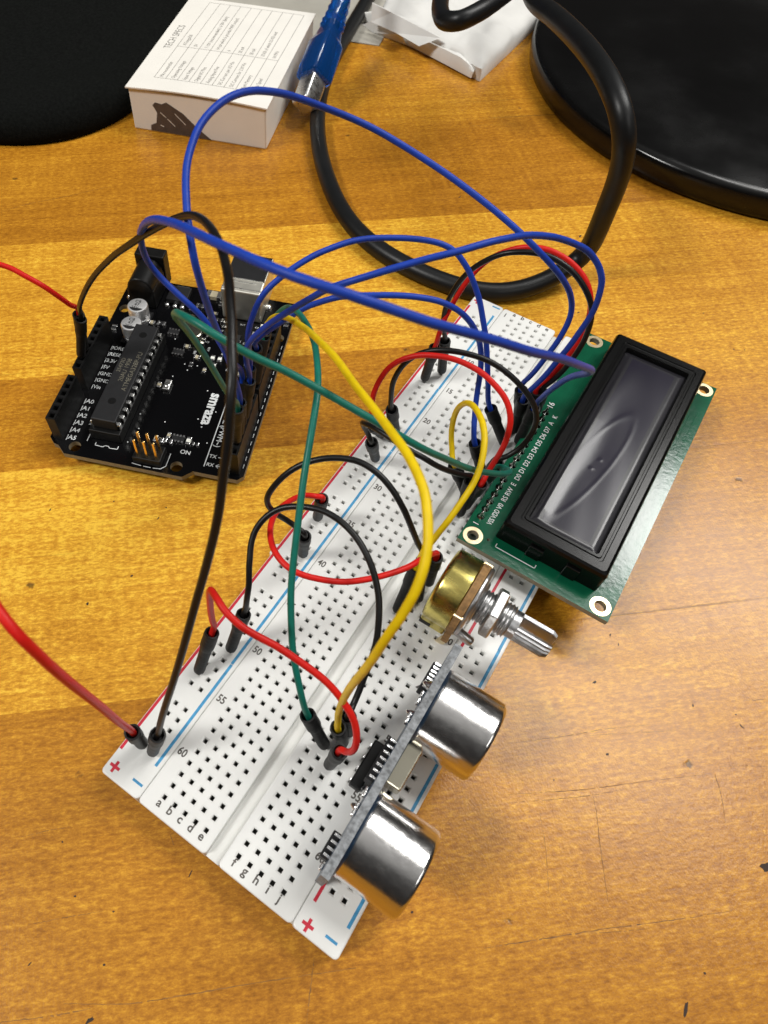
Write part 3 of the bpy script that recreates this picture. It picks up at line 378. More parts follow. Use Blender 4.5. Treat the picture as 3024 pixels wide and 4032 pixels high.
def table_marks():
    mb = MB()
    for w_, pts in SCRATCHES:
        P = [(p.x, p.y) for p in smooth_path([(*p, 0) for p in pts], 14, 0)]; V = []; n = len(P)
        for i, (x, y) in enumerate(P):
            a, b_ = P[max(0, i-1)], P[min(n-1, i+1)]; d = Vector((b_[0]-a[0], b_[1]-a[1])).normalized(); h = w_*.5*(.35+.65*math.sin(math.pi*i/(n-1)))*random.uniform(.45, 1.1)
            j = random.uniform(-.06, .06); V += [(x-d.y*(h+j), y+d.x*(h+j), .012), (x+d.y*(h-j), y-d.x*(h-j), .012)]
        for i in range(n-1):
            if random.random() < .87: mb.add([V[2*i], V[2*i+1], V[2*i+3], V[2*i+2]], [(0, 1, 2, 3)])
    o = make('table_scratches', mb, SCR); o['kind'] = 'structure'
    mb = MB()
    for L_, W_, a, (x, y) in SPECKS:
        a = math.radians(a+41); n = 11; mb.add([(x+math.cos(t)*L_/2*k*math.cos(a)-math.sin(t)*W_/2*k*math.sin(a), y+math.cos(t)*L_/2*k*math.sin(a)+math.sin(t)*W_/2*k*math.cos(a), .02) for t, k in [(2*math.pi*i/n, random.uniform(.65, 1.25)) for i in range(n)]], [tuple(range(n))])
    o = make('table_specks', mb, SPK); o['kind'] = 'structure'
table_marks()

# ------------------------------------------------------------------ breadboard
ZT = 9.0
bb = thing('breadboard', 'long white solderless breadboard full of square holes, lying diagonally on the wooden table', 'breadboard', (0, 0, 0))
HX = [-13.97+2.54*i for i in range(5)]+[3.81+2.54*i for i in range(5)]
def holed_block(x0, x1, y0, y1, colx, rowy, z1=ZT, z0=1.0, hole=None, notch=True):
    mb = MB(); c = 1.27
    xs = sorted(set([x0, x1]+[round(v+s, 3) for v in colx for s in (-c, c)])); ys = sorted(set([y0, y1]+[round(v+s, 3) for v in rowy for s in (-c, c)]))
    cx = {round(v, 2) for v in colx}; ry = {round(v, 2) for v in rowy}
    for a, b in zip(xs, xs[1:]):
        if b-a < .02: continue
        for d, e_ in zip(ys, ys[1:]):
            if e_-d < .02: continue
            mx, my = (a+b)/2, (d+e_)/2
            if abs(b-a-2*c) < .02 and abs(e_-d-2*c) < .02 and any(abs(mx-q) < .02 for q in cx) and any(abs(my-q) < .02 for q in ry):
                o1, i1 = .72, .44
                V = [(a, d, z1), (b, d, z1), (b, e_, z1), (a, e_, z1)]
                for r_, zz in ((o1, z1), (i1, z1-.16), (i1, z1-1.5), (i1*.85, z1-2.8)):
                    V += [(mx-r_, my-r_, zz), (mx+r_, my-r_, zz), (mx+r_, my+r_, zz), (mx-r_, my+r_, zz)]
                for k in range(4):
                    n0, n1 = k*4, (k+1)*4
                    mb.add(V, [], 0) if False else None
                base = len(mb.v); mb.v += V
                for k in range(4):
                    for q in range(4):
                        mb.f.append((base+k*4+q, base+k*4+(q+1) % 4, base+(k+1)*4+(q+1) % 4, base+(k+1)*4+q)); mb.mi.append(1 if k >= 3 else 0); mb.sm.append(False)
                mb.f.append(tuple(base+16+q for q in range(4))); mb.mi.append(1); mb.sm.append(False)
            else:
                mb.add([(a, d, z1), (b, d, z1), (b, e_, z1), (a, e_, z1)], [(0, 1, 2, 3)])
    # rounded skirt
    def ring(m, z, r):
        pts = []
        for (cx_, cy_, a0) in ((x1-r, y1-r, 0), (x0+r, y1-r, 90), (x0+r, y0+r, 180), (x1-r, y0+r, 270)):
            for k in range(5):
                a = math.radians(a0+k*22.5); pts.append((cx_+(r+m)*math.cos(a), cy_+(r+m)*math.sin(a), z))
        return pts
    return mb, ring
def block(name, X0, X1, Y0, Y1, colx, rowy, parent, **k):
    g = .9
    mb, ring = holed_block(X0+g, X1-g, Y0+g, Y1-g, colx, rowy)
    x0, x1, y0, y1 = X0+g, X1-g, Y0+g, Y1-g
    def loop(rad, z):           # rounded rectangle grown by rad from the inner rectangle
        pts = []
        for (cx_, cy_, a0) in ((x1, y1, 0), (x0, y1, 90), (x0, y0, 180), (x1, y0, 270)):
            for q in range(6):
                a = math.radians(a0+q*18); pts.append((cx_+rad*math.cos(a), cy_+rad*math.sin(a), z))
        return pts
    loops = [loop(0, ZT), loop(g-.35, ZT), loop(g-.1, ZT-.1), loop(g, ZT-.35), loop(g, 1.1)]
    n = 24; vs = [p for l in loops for p in l]; fs = [(i*n+q, i*n+(q+1) % n, (i+1)*n+(q+1) % n, (i+1)*n+q) for i in range(len(loops)-1) for q in range(n)]
    mb.add(vs, fs, 0, False)
    return make(name, mb, [WHITE, CLIP], parent)
rows = [(32-r)*2.54 for r in range(1, 64)]
rail = [-73.66+15.24*k+2.54*i for k in range(10) for i in range(5)]
block('terminal_strip', -17.82, -1.45, -82.2, 82.2, HX[:5], rows, bb)
block('terminal_strip', 1.45, 17.82, -82.2, 82.2, HX[5:], rows, bb)
block('power_rail', -27.4, -17.88, -82.2, 82.2, [-23.68, -21.14], rail, bb)
block('power_rail', 17.88, 27.4, -82.2, 82.2, [21.14, 23.68], rail, bb)
mb = MB(); mb.box(-1.44, 1.44, -82.1, 82.1, 1.2, 6.9); make('centre_groove', mb, GROOVE, bb)
mb = MB(); mb.box(-27.0, 27.0, -81.9, 81.9, 0, 1.15); make('adhesive_backing', mb, FOAM, bb)
for y in (-58, -22, 24, 62):      # the dovetail nubs along the outer edge
    mb = MB(); mb.prism([(-27.3, y-2.0), (-27.3, y+2.0), (-28.5, y+1.4), (-28.5, y-1.4)], 2, 7.5); make('dovetail', mb, WHITE, bb, bev=.3)
ZP = ZT+.03
def stripe(x, y0, y1, w_, mb):
    y = y0
    while y < y1:
        l = min(random.uniform(14, 40), y1-y); j = random.uniform(-.05, .05)
        mb.box(x-w_/2+j, x+w_/2+j, y, y+l-(.12 if random.random() < .5 else -.02), ZT-.05, ZP); y += l
for x, m_i, nm in ((-26.85, INKR, 'positive_line'), (-19.05, INKB, 'negative_line'), (19.3, INKR, 'positive_line'), (26.35, INKB, 'negative_line')):
    mb = MB(); y0 = -76.8 if m_i is INKR else -75.4
    if x > 26: y0 = -76.9
    stripe(x, y0, 77.5, .62, mb); make(nm, mb, m_i, bb)
for x, y in ((-25.5, -80.0), (20.3, -80.5), (-25.6, 80.2), (20.2, 80.4)):
    mb = MB(); mb.box(x-1.15, x+1.15, y-.3, y+.3, ZT-.05, ZP); mb.box(x-.3, x+.3, y-1.15, y+1.15, ZT-.05, ZP-.005); make('plus_mark', mb, INKR, bb)
for x, y in ((-19.9, -79.7), (24.9, -80.0), (-19.9, 80.9), (24.9, 80.9)):
    mb = MB(); mb.box(x-1.2, x+1.2, y-.25, y+.25, ZT-.05, ZP); make('minus_mark', mb, INKB, bb)
for y, s in ((-80.75, 2.25), (80.55, 2.1)):
    mb = MB()
    for i, ch in enumerate('abcdefghij'): text(ch, HX[i]-.1, y, ZP, s, 0, mb, bold=.022, ay='BOTTOM_BASELINE')
    make('column_lettering', mb, INKK, bb)
for x in (-16.35, 16.35):
    mb = MB()
    for r in [1]+list(range(5, 64, 5)): text(str(r), x, (32-r)*2.54+.75, ZP, 2.25, 0, mb, bold=.022, sx=.85)
    make('row_numbering', mb, INKK, bb)

# ------------------------------------------------------------------ jumper wires
GROUP = 'jumper wires plugged into the breadboard and the circuit board'
def add_connector(parent, base, top):
    b, t = Vector(base), Vector(top); d = t-b; Ln = d.length; d.normalize()
    k = Ln/14.0
    mb = MB()
    prof = [(.55, .2), (.95, .35), (1.20, .8), (1.24, 1.6), (1.25, 6.8*k), (1.30, 8.4*k), (1.38, 8.9*k), (1.52, 9.4*k), (1.54, 11*k), (1.50, 12.6*k), (1.56, 13.4*k), (1.50, 14.0*k), (1.18, 14.05*k), (1.02, 13.5*k), (.95, 12.2*k)]
    mb.lathe(b, d, prof, 20, wob=.03)
    c = make('connector', mb, SLEEVE, parent, sharp=60)
    mb = MB(); mb.lathe(b-d*3.0, d, [(.28, 0), (.32, .5), (.32, 3.6)], 4, smooth=False); make('pin', mb, PIN, c)
for label, colr, pts, ends in JUMPERS:
    P = smooth_path(pts, 6, 2); sd = random.uniform(0, 90)
    P = [p+mnoise.noise_vector(Vector((i*.11, sd, 0)))*.16*min(1, i/8, (len(P)-1-i)/8) for i, p in enumerate(P)]
    base = ends[0][0] if ends[0] else ends[1][0]
    t = thing('jumper_wire', label, 'jumper wire', base, group=GROUP)
    mb = MB(); mb.tube(P, .62, 14); make('insulation', mb, WIREM[colr], t, sharp=80)
    for e_ in ends:
        if e_: add_connector(t, *e_)

# ------------------------------------------------------------------ microcontroller board (own millimetres: x from the USB edge, y from the power header edge)
uno = thing('circuit_board', 'black microcontroller circuit board with two cans, a long chip and black pin sockets', 'circuit board', (-120.9, 32.6, 0), rot=(0, 0, math.radians(-68.38)))
PZ = 4.6
outline = [(0, 0), (64.5, 0), (66.3, 1.8), (66.6, 3.2), (68.8, 5.6), (68.8, 37.9), (66.5, 40.2), (66.5, 52.0), (65.0, 53.34), (0, 53.34)]
mb = plate(outline, [(14.0, 2.54, 1.6), (15.24, 50.8, 1.6), (66.04, 7.62, 1.6), (66.04, 35.56, 1.6)], 3.0, PZ)
make('board', mb, [PCBK, PCBEDGE], uno)
def sock(x0, n, y, h=8.5):
    mb = MB(); X0 = x0-1.27; X1 = x0+2.54*(n-1)+1.27; z1 = PZ+h
    # top with square openings
    for i in range(n):
        a, b_ = X0+2.54*i, X0+2.54*(i+1); mx = (a+b_)/2; c0, c1 = y-1.25, y+1.25; r_ = .62
        V = [(a, c0, z1), (b_, c0, z1), (b_, c1, z1), (a, c1, z1)]
        for rr, zz in ((r_+.18, z1), (r_, z1-.25), (r_, z1-3)): V += [(mx-rr, y-rr, zz), (mx+rr, y-rr, zz), (mx+rr, y+rr, zz), (mx-rr, y+rr, zz)]
        F = [(k*4+q, k*4+(q+1) % 4, (k+1)*4+(q+1) % 4, (k+1)*4+q) for k in range(3) for q in range(4)]+[(12, 13, 14, 15)]
        mb.add(V, F)
        if i: mb.box(a-.04, a+.04, c0-.0, c1+.0, z1, z1+.05, 1)
    mb.add([(X0, y-1.25, PZ), (X1, y-1.25, PZ), (X1, y+1.25, PZ), (X0, y+1.25, PZ), (X0, y-1.25, z1), (X1, y-1.25, z1), (X1, y+1.25, z1), (X0, y+1.25, z1)],
           [(0, 1, 5, 4), (1, 2, 6, 5), (2, 3, 7, 6), (3, 0, 4, 7)])
    o = make('pin_socket', mb, [BLACKP, CHIPM], uno)
    mb = MB()
    for i in range(n): mb.lathe((x0+2.54*i, y, 1.4), (0, 0, 1), [(.1, 0), (.7, .8), (1.0, 1.6)], 10)
    make('solder_joints', mb, SOLDER, o)
sock(27.94, 8, 2.54); sock(50.8, 6, 2.54); sock(18.8, 10, 50.8); sock(45.72, 8, 50.8)
# power jack
mb = MB(); mb.box(-1.9, 2.2, 3.2, 12.4, PZ, PZ+11); mb.box(2.2, 12.0, 3.6, 12.0, PZ, PZ+6.5); mb.cyl((2.2, 7.8, PZ+6.3), (12.0, 7.8, PZ+6.3), 4.0, 24)
jk = make('power_jack', mb, BLACKP, uno, bev=.4)
mb = MB(); mb.cyl((-1.95, 7.8, PZ+6.3), (-1.7, 7.8, PZ+6.3), 3.1, 24); make('jack_opening', mb, CHIPM, jk)
mb = MB()
for x, y, r in ((5.2, 3.0, 1.0), (9.0, 2.4, 1.0), (11.8, 6.2, 1.3)): mb.lathe((x, y, PZ-.1), (0, 0, 1), [(r, 0), (r*.9, .5), (r*.5, 1.0), (.1, 1.2)], 16)
make('solder_blob', mb, SOLDER, uno)
# USB socket
mb = MB(); mb.box(-5.8, 10.6, 32.4, 44.4, PZ, PZ+10.8)
us = make('usb_socket', mb, mat('usb_shell', (.80, .78, .70), .45, metal=1, var=.1, vscale=300), uno, bev=.5)
mb = MB(); mb.box(5.0, 5.35, 32.5, 44.3, PZ+10.75, PZ+11.0); mb.box(9.1, 9.5, 32.5, 44.3, PZ+10.6, PZ+10.95); mb.box(6.4, 6.6, 34.5, 42, PZ+10.7, PZ+10.93)
make('shell_fold', mb, TIN, us, bev=.08)
mb = MB(); mb.box(-5.5, 4.9, 32.7, 44.1, PZ+10.75, PZ+10.9); make('black_label', mb, CHIPM, us)  # black label over the front half of the shell top
mb = MB()
for y in (31.9, 44.9): mb.lathe((3.6, y, PZ), (0, 0, 1), [(1.3, 0), (1.1, .6), (.4, 1.1)], 14)
make('shell_tab', mb, SOLDER, us)
# electrolytic capacitors
for x, y in ((17.6, 8.9), (25.0, 9.6)):
    mb = MB(); mb.box(x-3.1, x+3.1, y-3.1, y+3.1, PZ, PZ+.8, 1)
    mb.lathe((x, y, PZ+.8), (0, 0, 1), [(2.95, 0), (3.0, .3), (3.0, 1.0), (2.8, 1.25), (3.0, 1.5), (3.0, 4.7), (2.85, 5.0), (2.6, 5.05)], 28)
    c = make('capacitor_can', mb, [ALU, CHIPM], uno, sharp=30)
    mb = MB(); mb.add([(x+2.4*math.cos(a), y+2.4*math.sin(a), PZ+5.90) for a in [math.radians(-60+12*k) for k in range(11)]], [tuple(range(11))])
    make('polarity_mark', mb, CHIPM, c)
    mb = MB(); text('C8', x-1.4, y-.2, PZ+5.9, 1.5, 90, mb); text('47', x-.1, y-.2, PZ+5.9, 1.5, 90, mb); text('25V', x+1.2, y-.4, PZ+5.9, 1.4, 90, mb)
    make('value_print', mb, CHIPM, c)
# main chip in its socket
mb = MB(); mb.box(24.6, 62.4, 10.8, 19.4, PZ, PZ+3.6); cs = make('chip_socket', mb, BLACKP, uno, bev=.2)
mb = MB(); mb.box(26.0, 61.2, 11.7, 18.6, PZ+3.7, PZ+7.2)
ch = make('processor_chip', mb, CHIPM, uno, bev=.35)
for x in (30.0, 54.5):
    mb = MB(); mb.lathe((x, 15.2, PZ+7.15), (0, 0, 1), [(1.1, 0), (1.1, .06)], 20); make('mould_mark', mb, BLACKP, ch)
mb = MB()
text('ATMEGA328P-PU', 43.5, 16.9, PZ+7.23, 1.9, 180, mb); text('20AU 1908', 43.5, 14.9, PZ+7.23, 1.8, 180, mb); text('35473D', 42.0, 13.2, PZ+7.23, 1.6, 180, mb)
make('chip_lettering', mb, CHIPT, ch)
for i in range(14):
    for y, s in ((19.4, 1), (10.9, -1)):
        x = 27.1+2.54*i; mb = MB(); mb.box(x-.6, x+.6, y-.35*s-.2, y-.35*s+.2, PZ+3.0, PZ+5.4); mb.box(x-.6, x+.6, min(y-.9*s, y-.35*s), max(y-.9*s, y-.35*s), PZ+5.0, PZ+5.4)
        make('chip_leg', mb, TIN, ch, bev=.1)
# programming header
mb = MB(); mb.box(62.3, 67.4, 24.3, 31.9, PZ, PZ+2.5); ih = make('pin_header', mb, BLACKP, uno, bev=.25)
for i in range(3):
    for x in (63.6, 66.14):
        y = 25.55+2.54*i; mb = MB(); mb.box(x-.32, x+.32, y-.32, y+.32, PZ+2.4, PZ+8.6); make('header_pin', mb, GOLD, ih, bev=.12)
# quartz can and small parts
mb = MB(); mb.add([], []); 
pts = [(17.0+2.0*math.cos(a), 24.6+2.0*math.sin(a)) for a in [math.radians(150+15*k) for k in range(13)]]+[(22.0+2.0*math.cos(a), 27.6+2.0*math.sin(a)) for a in [math.radians(-30+15*k) for k in range(13)]]
mb.prism([(x, y) for x, y in pts], PZ, PZ+3.5); make('quartz_can', mb, CRYS, uno, bev=.5)
def chip(name, x, y, dx, dy, h, m, endm=None, bev=.08, label=None):
    mb = MB(); mb.box(x-dx/2, x+dx/2, y-dy/2, y+dy/2, PZ, PZ+h, 0)
    if endm is not None:
        e2 = .28
        if dx >= dy: mb.box(x-dx/2-.05, x-dx/2+dx*e2, y-dy/2-.04, y+dy/2+.04, PZ, PZ+h+.04, 1); mb.box(x+dx/2-dx*e2, x+dx/2+.05, y-dy/2-.04, y+dy/2+.04, PZ, PZ+h+.04, 1)
        else: mb.box(x-dx/2-.04, x+dx/2+.04, y-dy/2-.05, y-dy/2+dy*e2, PZ, PZ+h+.04, 1); mb.box(x-dx/2-.04, x+dx/2+.04, y+dy/2-dy*e2, y+dy/2+.05, PZ, PZ+h+.04, 1)
    return make(name, mb, [m]+([endm] if endm else []), uno, bev=bev)
mb = MB(); mb.box(2.4, 8.6, 14.0, 20.4, PZ, PZ+1.6); rg = make('voltage_regulator', mb, CHIPM, uno, bev=.2)
mb = MB()
for y in (14.6, 17.1, 19.4): mb.box(8.4, 10.2, y-.5, y+.5, PZ, PZ+.45); mb.lathe((9.8, y, PZ+.2), (0, 0, 1), [(.8, 0), (.6, .5), (.2, .7)], 10)
mb.box(1.0, 2.6, 15.2, 19.2, PZ, PZ+.4); make('regulator_leg', mb, SOLDER, rg)
chip('fuse', 3.0, 27.7, 2.6, 4.6, 1.4, CREAM, TIN)
chip('small_transistor', 8.5, 24.8, 1.6, 2.4, 1.0, CHIPM, SOLDER)
for x, y in ((20.4, 20.2), (27.8, 23.9), (57.6, 33.4), (14.0, 35.0)):
    o = chip('resistor_network', x, y, 1.8, 3.3, .55, CHIPM)
    mb = MB()
    for k in range(4):
        for sx_ in (-.95, .95): mb.box(x+sx_-.28, x+sx_+.28, y-1.35+.9*k-.24, y-1.35+.9*k+.24, PZ, PZ+.62)
    make('network_terminals', mb, SOLDER, o)
for x, y, dx, dy in ((22.0, 29.6, 2.2, 1.2), (28.4, 29.8, 1.2, 1.8), (18.1, 12.7, 1.2, 1.8), (17.9, 15.6, 1.4, 2.4), (22.8, 2.5, 2.0, 1.5), (40.9, 22.6, 1.8, 1.1), (12.6, 32.0, 1.2, 2.0), (25.0, 25.8, 1.1, 1.9), (16.2, 31.2, 1.2, 2.0), (19.6, 31.0, 1.1, 1.8), (9.4, 51.9, 2.4, 1.3), (12.0, 45.6, 1.2, 2.0), (15.6, 44.0, 1.2, 2.0), (59.2, 28.6, 1.2, 2.2), (59.0, 31.2, 1.2, 2.0)):
    chip('surface_resistor', x, y, dx, dy, .65, CHIPM if random.random() < .6 else CREAM, SOLDER)
for i in range(26):
    x, y = random.choice([(random.uniform(11, 33), random.uniform(21.5, 34)), (random.uniform(12, 34), random.uniform(33, 46.5)), (random.uniform(3, 16), random.uniform(20.5, 31)), (random.uniform(56.5, 60), random.uniform(24, 39))])
    if any((x-a)**2+(y-b_)**2 < c*c for a, b_, c in [(18, 25, 3.6), (21, 27.5, 3.4), (20, 37.5, 4.2), (20.4, 20.2, 2.6), (27.8, 23.9, 2.6), (3, 27.7, 3.2), (57.6, 33.4, 2.6), (27.8, 35.3, 2.6), (14, 35, 2.5), (5.5, 17, 5)]): continue
    dx, dy = random.choice([(1.7, .9), (.9, 1.7)]); chip('surface_resistor', x, y, dx, dy, .5, CHIPM if random.random() < .55 else CREAM, SOLDER)
chip('usb_chip', 20.0, 37.5, 5.0, 5.0, .9, CHIPM)
chip('signal_light', 27.8, 34.3, 1.8, 1.1, .7, LEDW, SOLDER); chip('signal_light', 27.8, 36.4, 1.8, 1.1, .7, LEDW, SOLDER); chip('signal_light', 57.8, 36.4, 2.2, 1.2, .8, LEDW, SOLDER)
chip('signal_light', 30.6, 35.4, 1.8, 1.1, .7, LEDW, SOLDER)
mb = MB(); mb.box(38.9, 42.5, 24.0, 25.9, PZ, PZ+1.1); mb.lathe((40.8, 25.0, PZ+1.0), (0, 0, 1), [(.9, 0), (.7, .3)], 14); make('reset_button', mb, TIN, uno, bev=.2)
# silkscreen
ZS = PZ+.01
mb = MB()
for i, s in enumerate(('IOREF', 'RESET', '3.3V', '5V', 'GND', 'GND', 'Vin')):
    text('|'+s, 30.2+2.54*i, 4.25, ZS, 1.75, 90, mb, align='LEFT', bold=.008, sx=.95)
for i in range(6): text('|A%d' % i, 50.8+2.54*i, 4.25, ZS, 1.9, 90, mb, align='LEFT', bold=.02)
text('POWER', 37.4, 8.9, ZS, 1.7, 0, mb); text('ANALOG IN', 54.0, 8.9, ZS, 1.7, 0, mb, sx=.95)
mb.box(56.5, 63.6, 9.95, 10.15, ZS, ZS+.02)
text('DIGITAL (PWM~)', 49.8, 44.0, ZS, 2.2, 0, mb, bold=.01, sx=.95)
mb.box(38.5, 64.3, 42.35, 42.6, ZS, ZS+.02)
text('TX', 60.8, 43.9, ZS, 1.5, 90, mb, bold=.01); text('RX', 63.5, 43.9, ZS, 1.5, 90, mb, bold=.01)
for x, s in ((60.8, 1), (63.5, -1)):
    mb.box(x-.1, x+.1, 45.4, 47.2, ZS, ZS+.02); yb = 47.2 if s > 0 else 45.4
    mb.add([(x-.7, yb-.8*s, ZS+.02), (x-.5, yb-.8*s, ZS+.02), (x+.1, yb, ZS+.02), (x-.1, yb, ZS+.02)], [(0, 1, 2, 3)]); mb.add([(x+.7, yb-.8*s, ZS+.021), (x+.5, yb-.8*s, ZS+.021), (x-.1, yb, ZS+.021), (x+.1, yb, ZS+.021)], [(0, 1, 2, 3)])
for i in range(8): text('%d' % (7-i), 45.72+2.54*i, 48.6, ZS, 1.6, 90, mb)
for i in range(18):
    x = 18.8+2.54*i; mb.box(x-.65, x+.65, 52.45, 52.62, ZS, ZS+.02)
text('ON', 61.2, 36.5, ZS, 1.8, 90, mb, bold=.01)
make('silkscreen', mb, SILK, uno)
mb = MB(); text('smraza', 45.6, 39.0, ZS, 4.3, 0, mb, bold=.035, sx=.92); make('maker_name', mb, SILK, uno)
mb = MB()
def line(p, q, w_=.2):
    a = Vector(p); b_ = Vector(q); d = (b_-a).normalized(); n_ = Vector((-d.y, d.x))*w_/2
    mb.add([(*(a+n_), ZS+.02), (*(b_+n_), ZS+.02), (*(b_-n_), ZS+.02), (*(a-n_), ZS+.02)], [(0, 1, 2, 3)])
for p, q in (((63.5, 12.6), (64.4, 12.6)), ((64.4, 12.6), (64.5, 14.8)), ((64.5, 14.8), (64.0, 15.3)), ((64.0, 15.3), (64.0, 16.2)), ((64.0, 16.2), (64.5, 16.7)), ((64.5, 16.7), (64.4, 18.8)), ((64.4, 18.8), (63.4, 18.8)),
             ((67.6, 24.0), (67.9, 26.6)), ((67.9, 27.2), (67.9, 29.2)), ((67.9, 29.8), (67.7, 31.8)), ((67.7, 31.8), (66.6, 32.9)), ((66.6, 32.9), (62.5, 32.9))): line(p, q)
random.seed(21)
for i in range(60):      # plated through-holes
    x, y = random.uniform(12, 62), random.uniform(20.5, 41.5); mb.lathe((x, y, ZS), (0, 0, 1), [(.2, 0), (.2, .015)], 8, smooth=False) if i % 3 == 0 else None
for i in range(22): text('RC'[i % 2]+str(random.randint(1, 19)), random.uniform(12, 33), random.uniform(21, 46), ZS, .95, random.choice((0, 90)), mb)
make('part_outline', mb, SILK, uno)

# ------------------------------------------------------------------ display module
lcd = thing('display_module', 'green circuit board carrying a dark rectangular display in a black metal bezel', 'display', (8.9, 10.16, ZT))
mb = plate([(6.5, 2.0), (42.5, 2.0), (42.5, 82.0), (6.5, 82.0)], [(9.2, 4.6, 1.35), (39.8, 4.6, 1.35), (9.4, 79.6, 1.35), (39.8, 79.6, 1.35), (12.6, 5.6, .35)]+[(8.4, 10.3+2.52*i, .3) for i in range(16)], 11.6, 13.1)
make('board', mb, [PCBG, PCBEDGE], lcd)
for x, y in ((9.2, 4.6), (39.8, 4.6), (9.4, 79.6), (39.8, 79.6)):
    mb = MB(); n_ = 32
    for r0, r1, z in ((1.36, 2.3, 13.13),):
        V = [(x+r0*math.cos(2*math.pi*i/n_), y+r0*math.sin(2*math.pi*i/n_), z) for i in range(n_)]+[(x+r1*math.cos(2*math.pi*i/n_), y+r1*math.sin(2*math.pi*i/n_), z) for i in range(n_)]+[(x+r0*math.cos(2*math.pi*i/n_), y+r0*math.sin(2*math.pi*i/n_), 11.6) for i in range(n_)]
        mb.add(V, [(i, (i+1) % n_, n_+(i+1) % n_, n_+i) for i in range(n_)]+[(i, (i+1) % n_, 2*n_+(i+1) % n_, 2*n_+i) for i in range(n_)])
    make('mounting_ring', mb, RINGM, lcd)
mb = MB(); mb.box(7.1, 9.7, 9.0, 49.4, ZT+.1, 11.55); hd = make('pin_header', mb, BLACKP, lcd, bev=.2)
for i in range(16):
    y = 10.3+2.52*i
    mb = MB(); mb.box(8.1, 8.7, y-.3, y+.3, 6.5, 13.1); mb.lathe((8.4, y, 13.1), (0, 0, 1), [(.95, 0), (.78, .25), (.45, .8), (.33, 1.5), (.28, 2.0), (.1, 2.1)], 12); 
    make('soldered_pin', mb, mat('solder_dull', (.42, .42, .40), .16, metal=1, bump=.3, bscale=1500), hd, sharp=80)
mb = MB(); z = 13.13
for i, s in enumerate(('VSS', 'VDD', 'V0', 'RS', 'RW', 'E', 'D0', 'D1', 'D2', 'D3', 'D4', 'D5', 'D6', 'D7', 'A', 'K')):
    text(s, 11.0, 10.3+2.52*i, z, 1.75, 90, mb, bold=.008, sx=.72 if len(s) == 3 else .9)
text('1', 8.4, 7.9, z, 2.0, 90, mb); text('16', 8.6, 51.2, z, 2.2, 90, mb, bold=.01)
for a, b_, c, d in ((14.6, 24.4, 4.75, 4.95), (14.6, 14.8, 4.75, 5.8), (24.2, 24.4, 4.75, 5.8)): mb.box(a, b_, c, d, z, z+.02)
make('silkscreen', mb, SILK, lcd)
for bb_ in [(10.6+.75*k, 10.9+.75*k, 53+1.5*k, 76-1.0*k) for k in range(4)]+[(39.2, 39.4, 56, 70), (40.6, 40.8, 54, 71), (37.9, 39.3, 55.0, 56.1)]:
    mb = MB(); mb.box(*bb_, 13.05, 13.14); make('copper_track', mb, PCBG, lcd, bev=.04)
# bezel: pressed black metal frame
def frame_loops(L_, mats, name, parent, smooth=False):
    mb = MB(); V = []; F = []
    for (x0, x1, y0, y1, z, r) in L_:
        for (cx_, cy_, a0) in ((x1-r, y1-r, 0), (x0+r, y1-r, 90), (x0+r, y0+r, 180), (x1-r, y0+r, 270)):
            for q in range(5):
                a = math.radians(a0+q*22.5); V.append((cx_+r*math.cos(a), cy_+r*math.sin(a), z))
    n = 20
    for k in range(len(L_)-1):
        for q in range(n): F.append((k*n+q, k*n+(q+1) % n, (k+1)*n+(q+1) % n, (k+1)*n+q))
    mb.add(V, F, 0, smooth); return make(name, mb, mats, parent, sharp=25)
bz = frame_loops([(13.5, 37.7, 7.2, 78.9, 13.12, .6), (13.6, 37.6, 7.3, 78.8, 18.9, .7), (13.9, 37.3, 7.6, 78.5, 19.7, .8), (14.5, 36.7, 8.2, 77.9, 20.0, .9), (16.2, 35.3, 10.0, 76.2, 20.0, .8),
                  (16.35, 35.15, 10.2, 76.0, 19.75, .8), (16.8, 34.7, 10.6, 75.6, 19.75, .7), (16.95, 34.55, 10.8, 75.4, 20.0, .7), (17.6, 33.9, 11.4, 74.6, 20.0, .6), (17.8, 33.7, 11.6, 74.4, 19.4, .5), (18.0, 33.5, 11.8, 74.2, 18.6, .4)], BEZEL, 'bezel', lcd)
for (x, y) in ((22.5, 7.0), (31.0, 7.0), (22.5, 79.1), (31.0, 79.1)):
    mb = MB(); mb.box(x-1.6, x+1.6, y-.35, y+.35, 13.1, 17.4); make('bezel_tab', mb, BEZEL, bz, bev=.2)
SCREEN = mat('screen_dark', (.020, .019, .023), .22, spec=.40)
VIEW = mat('screen_violet', (.015, .013, .024), .20, spec=.38)
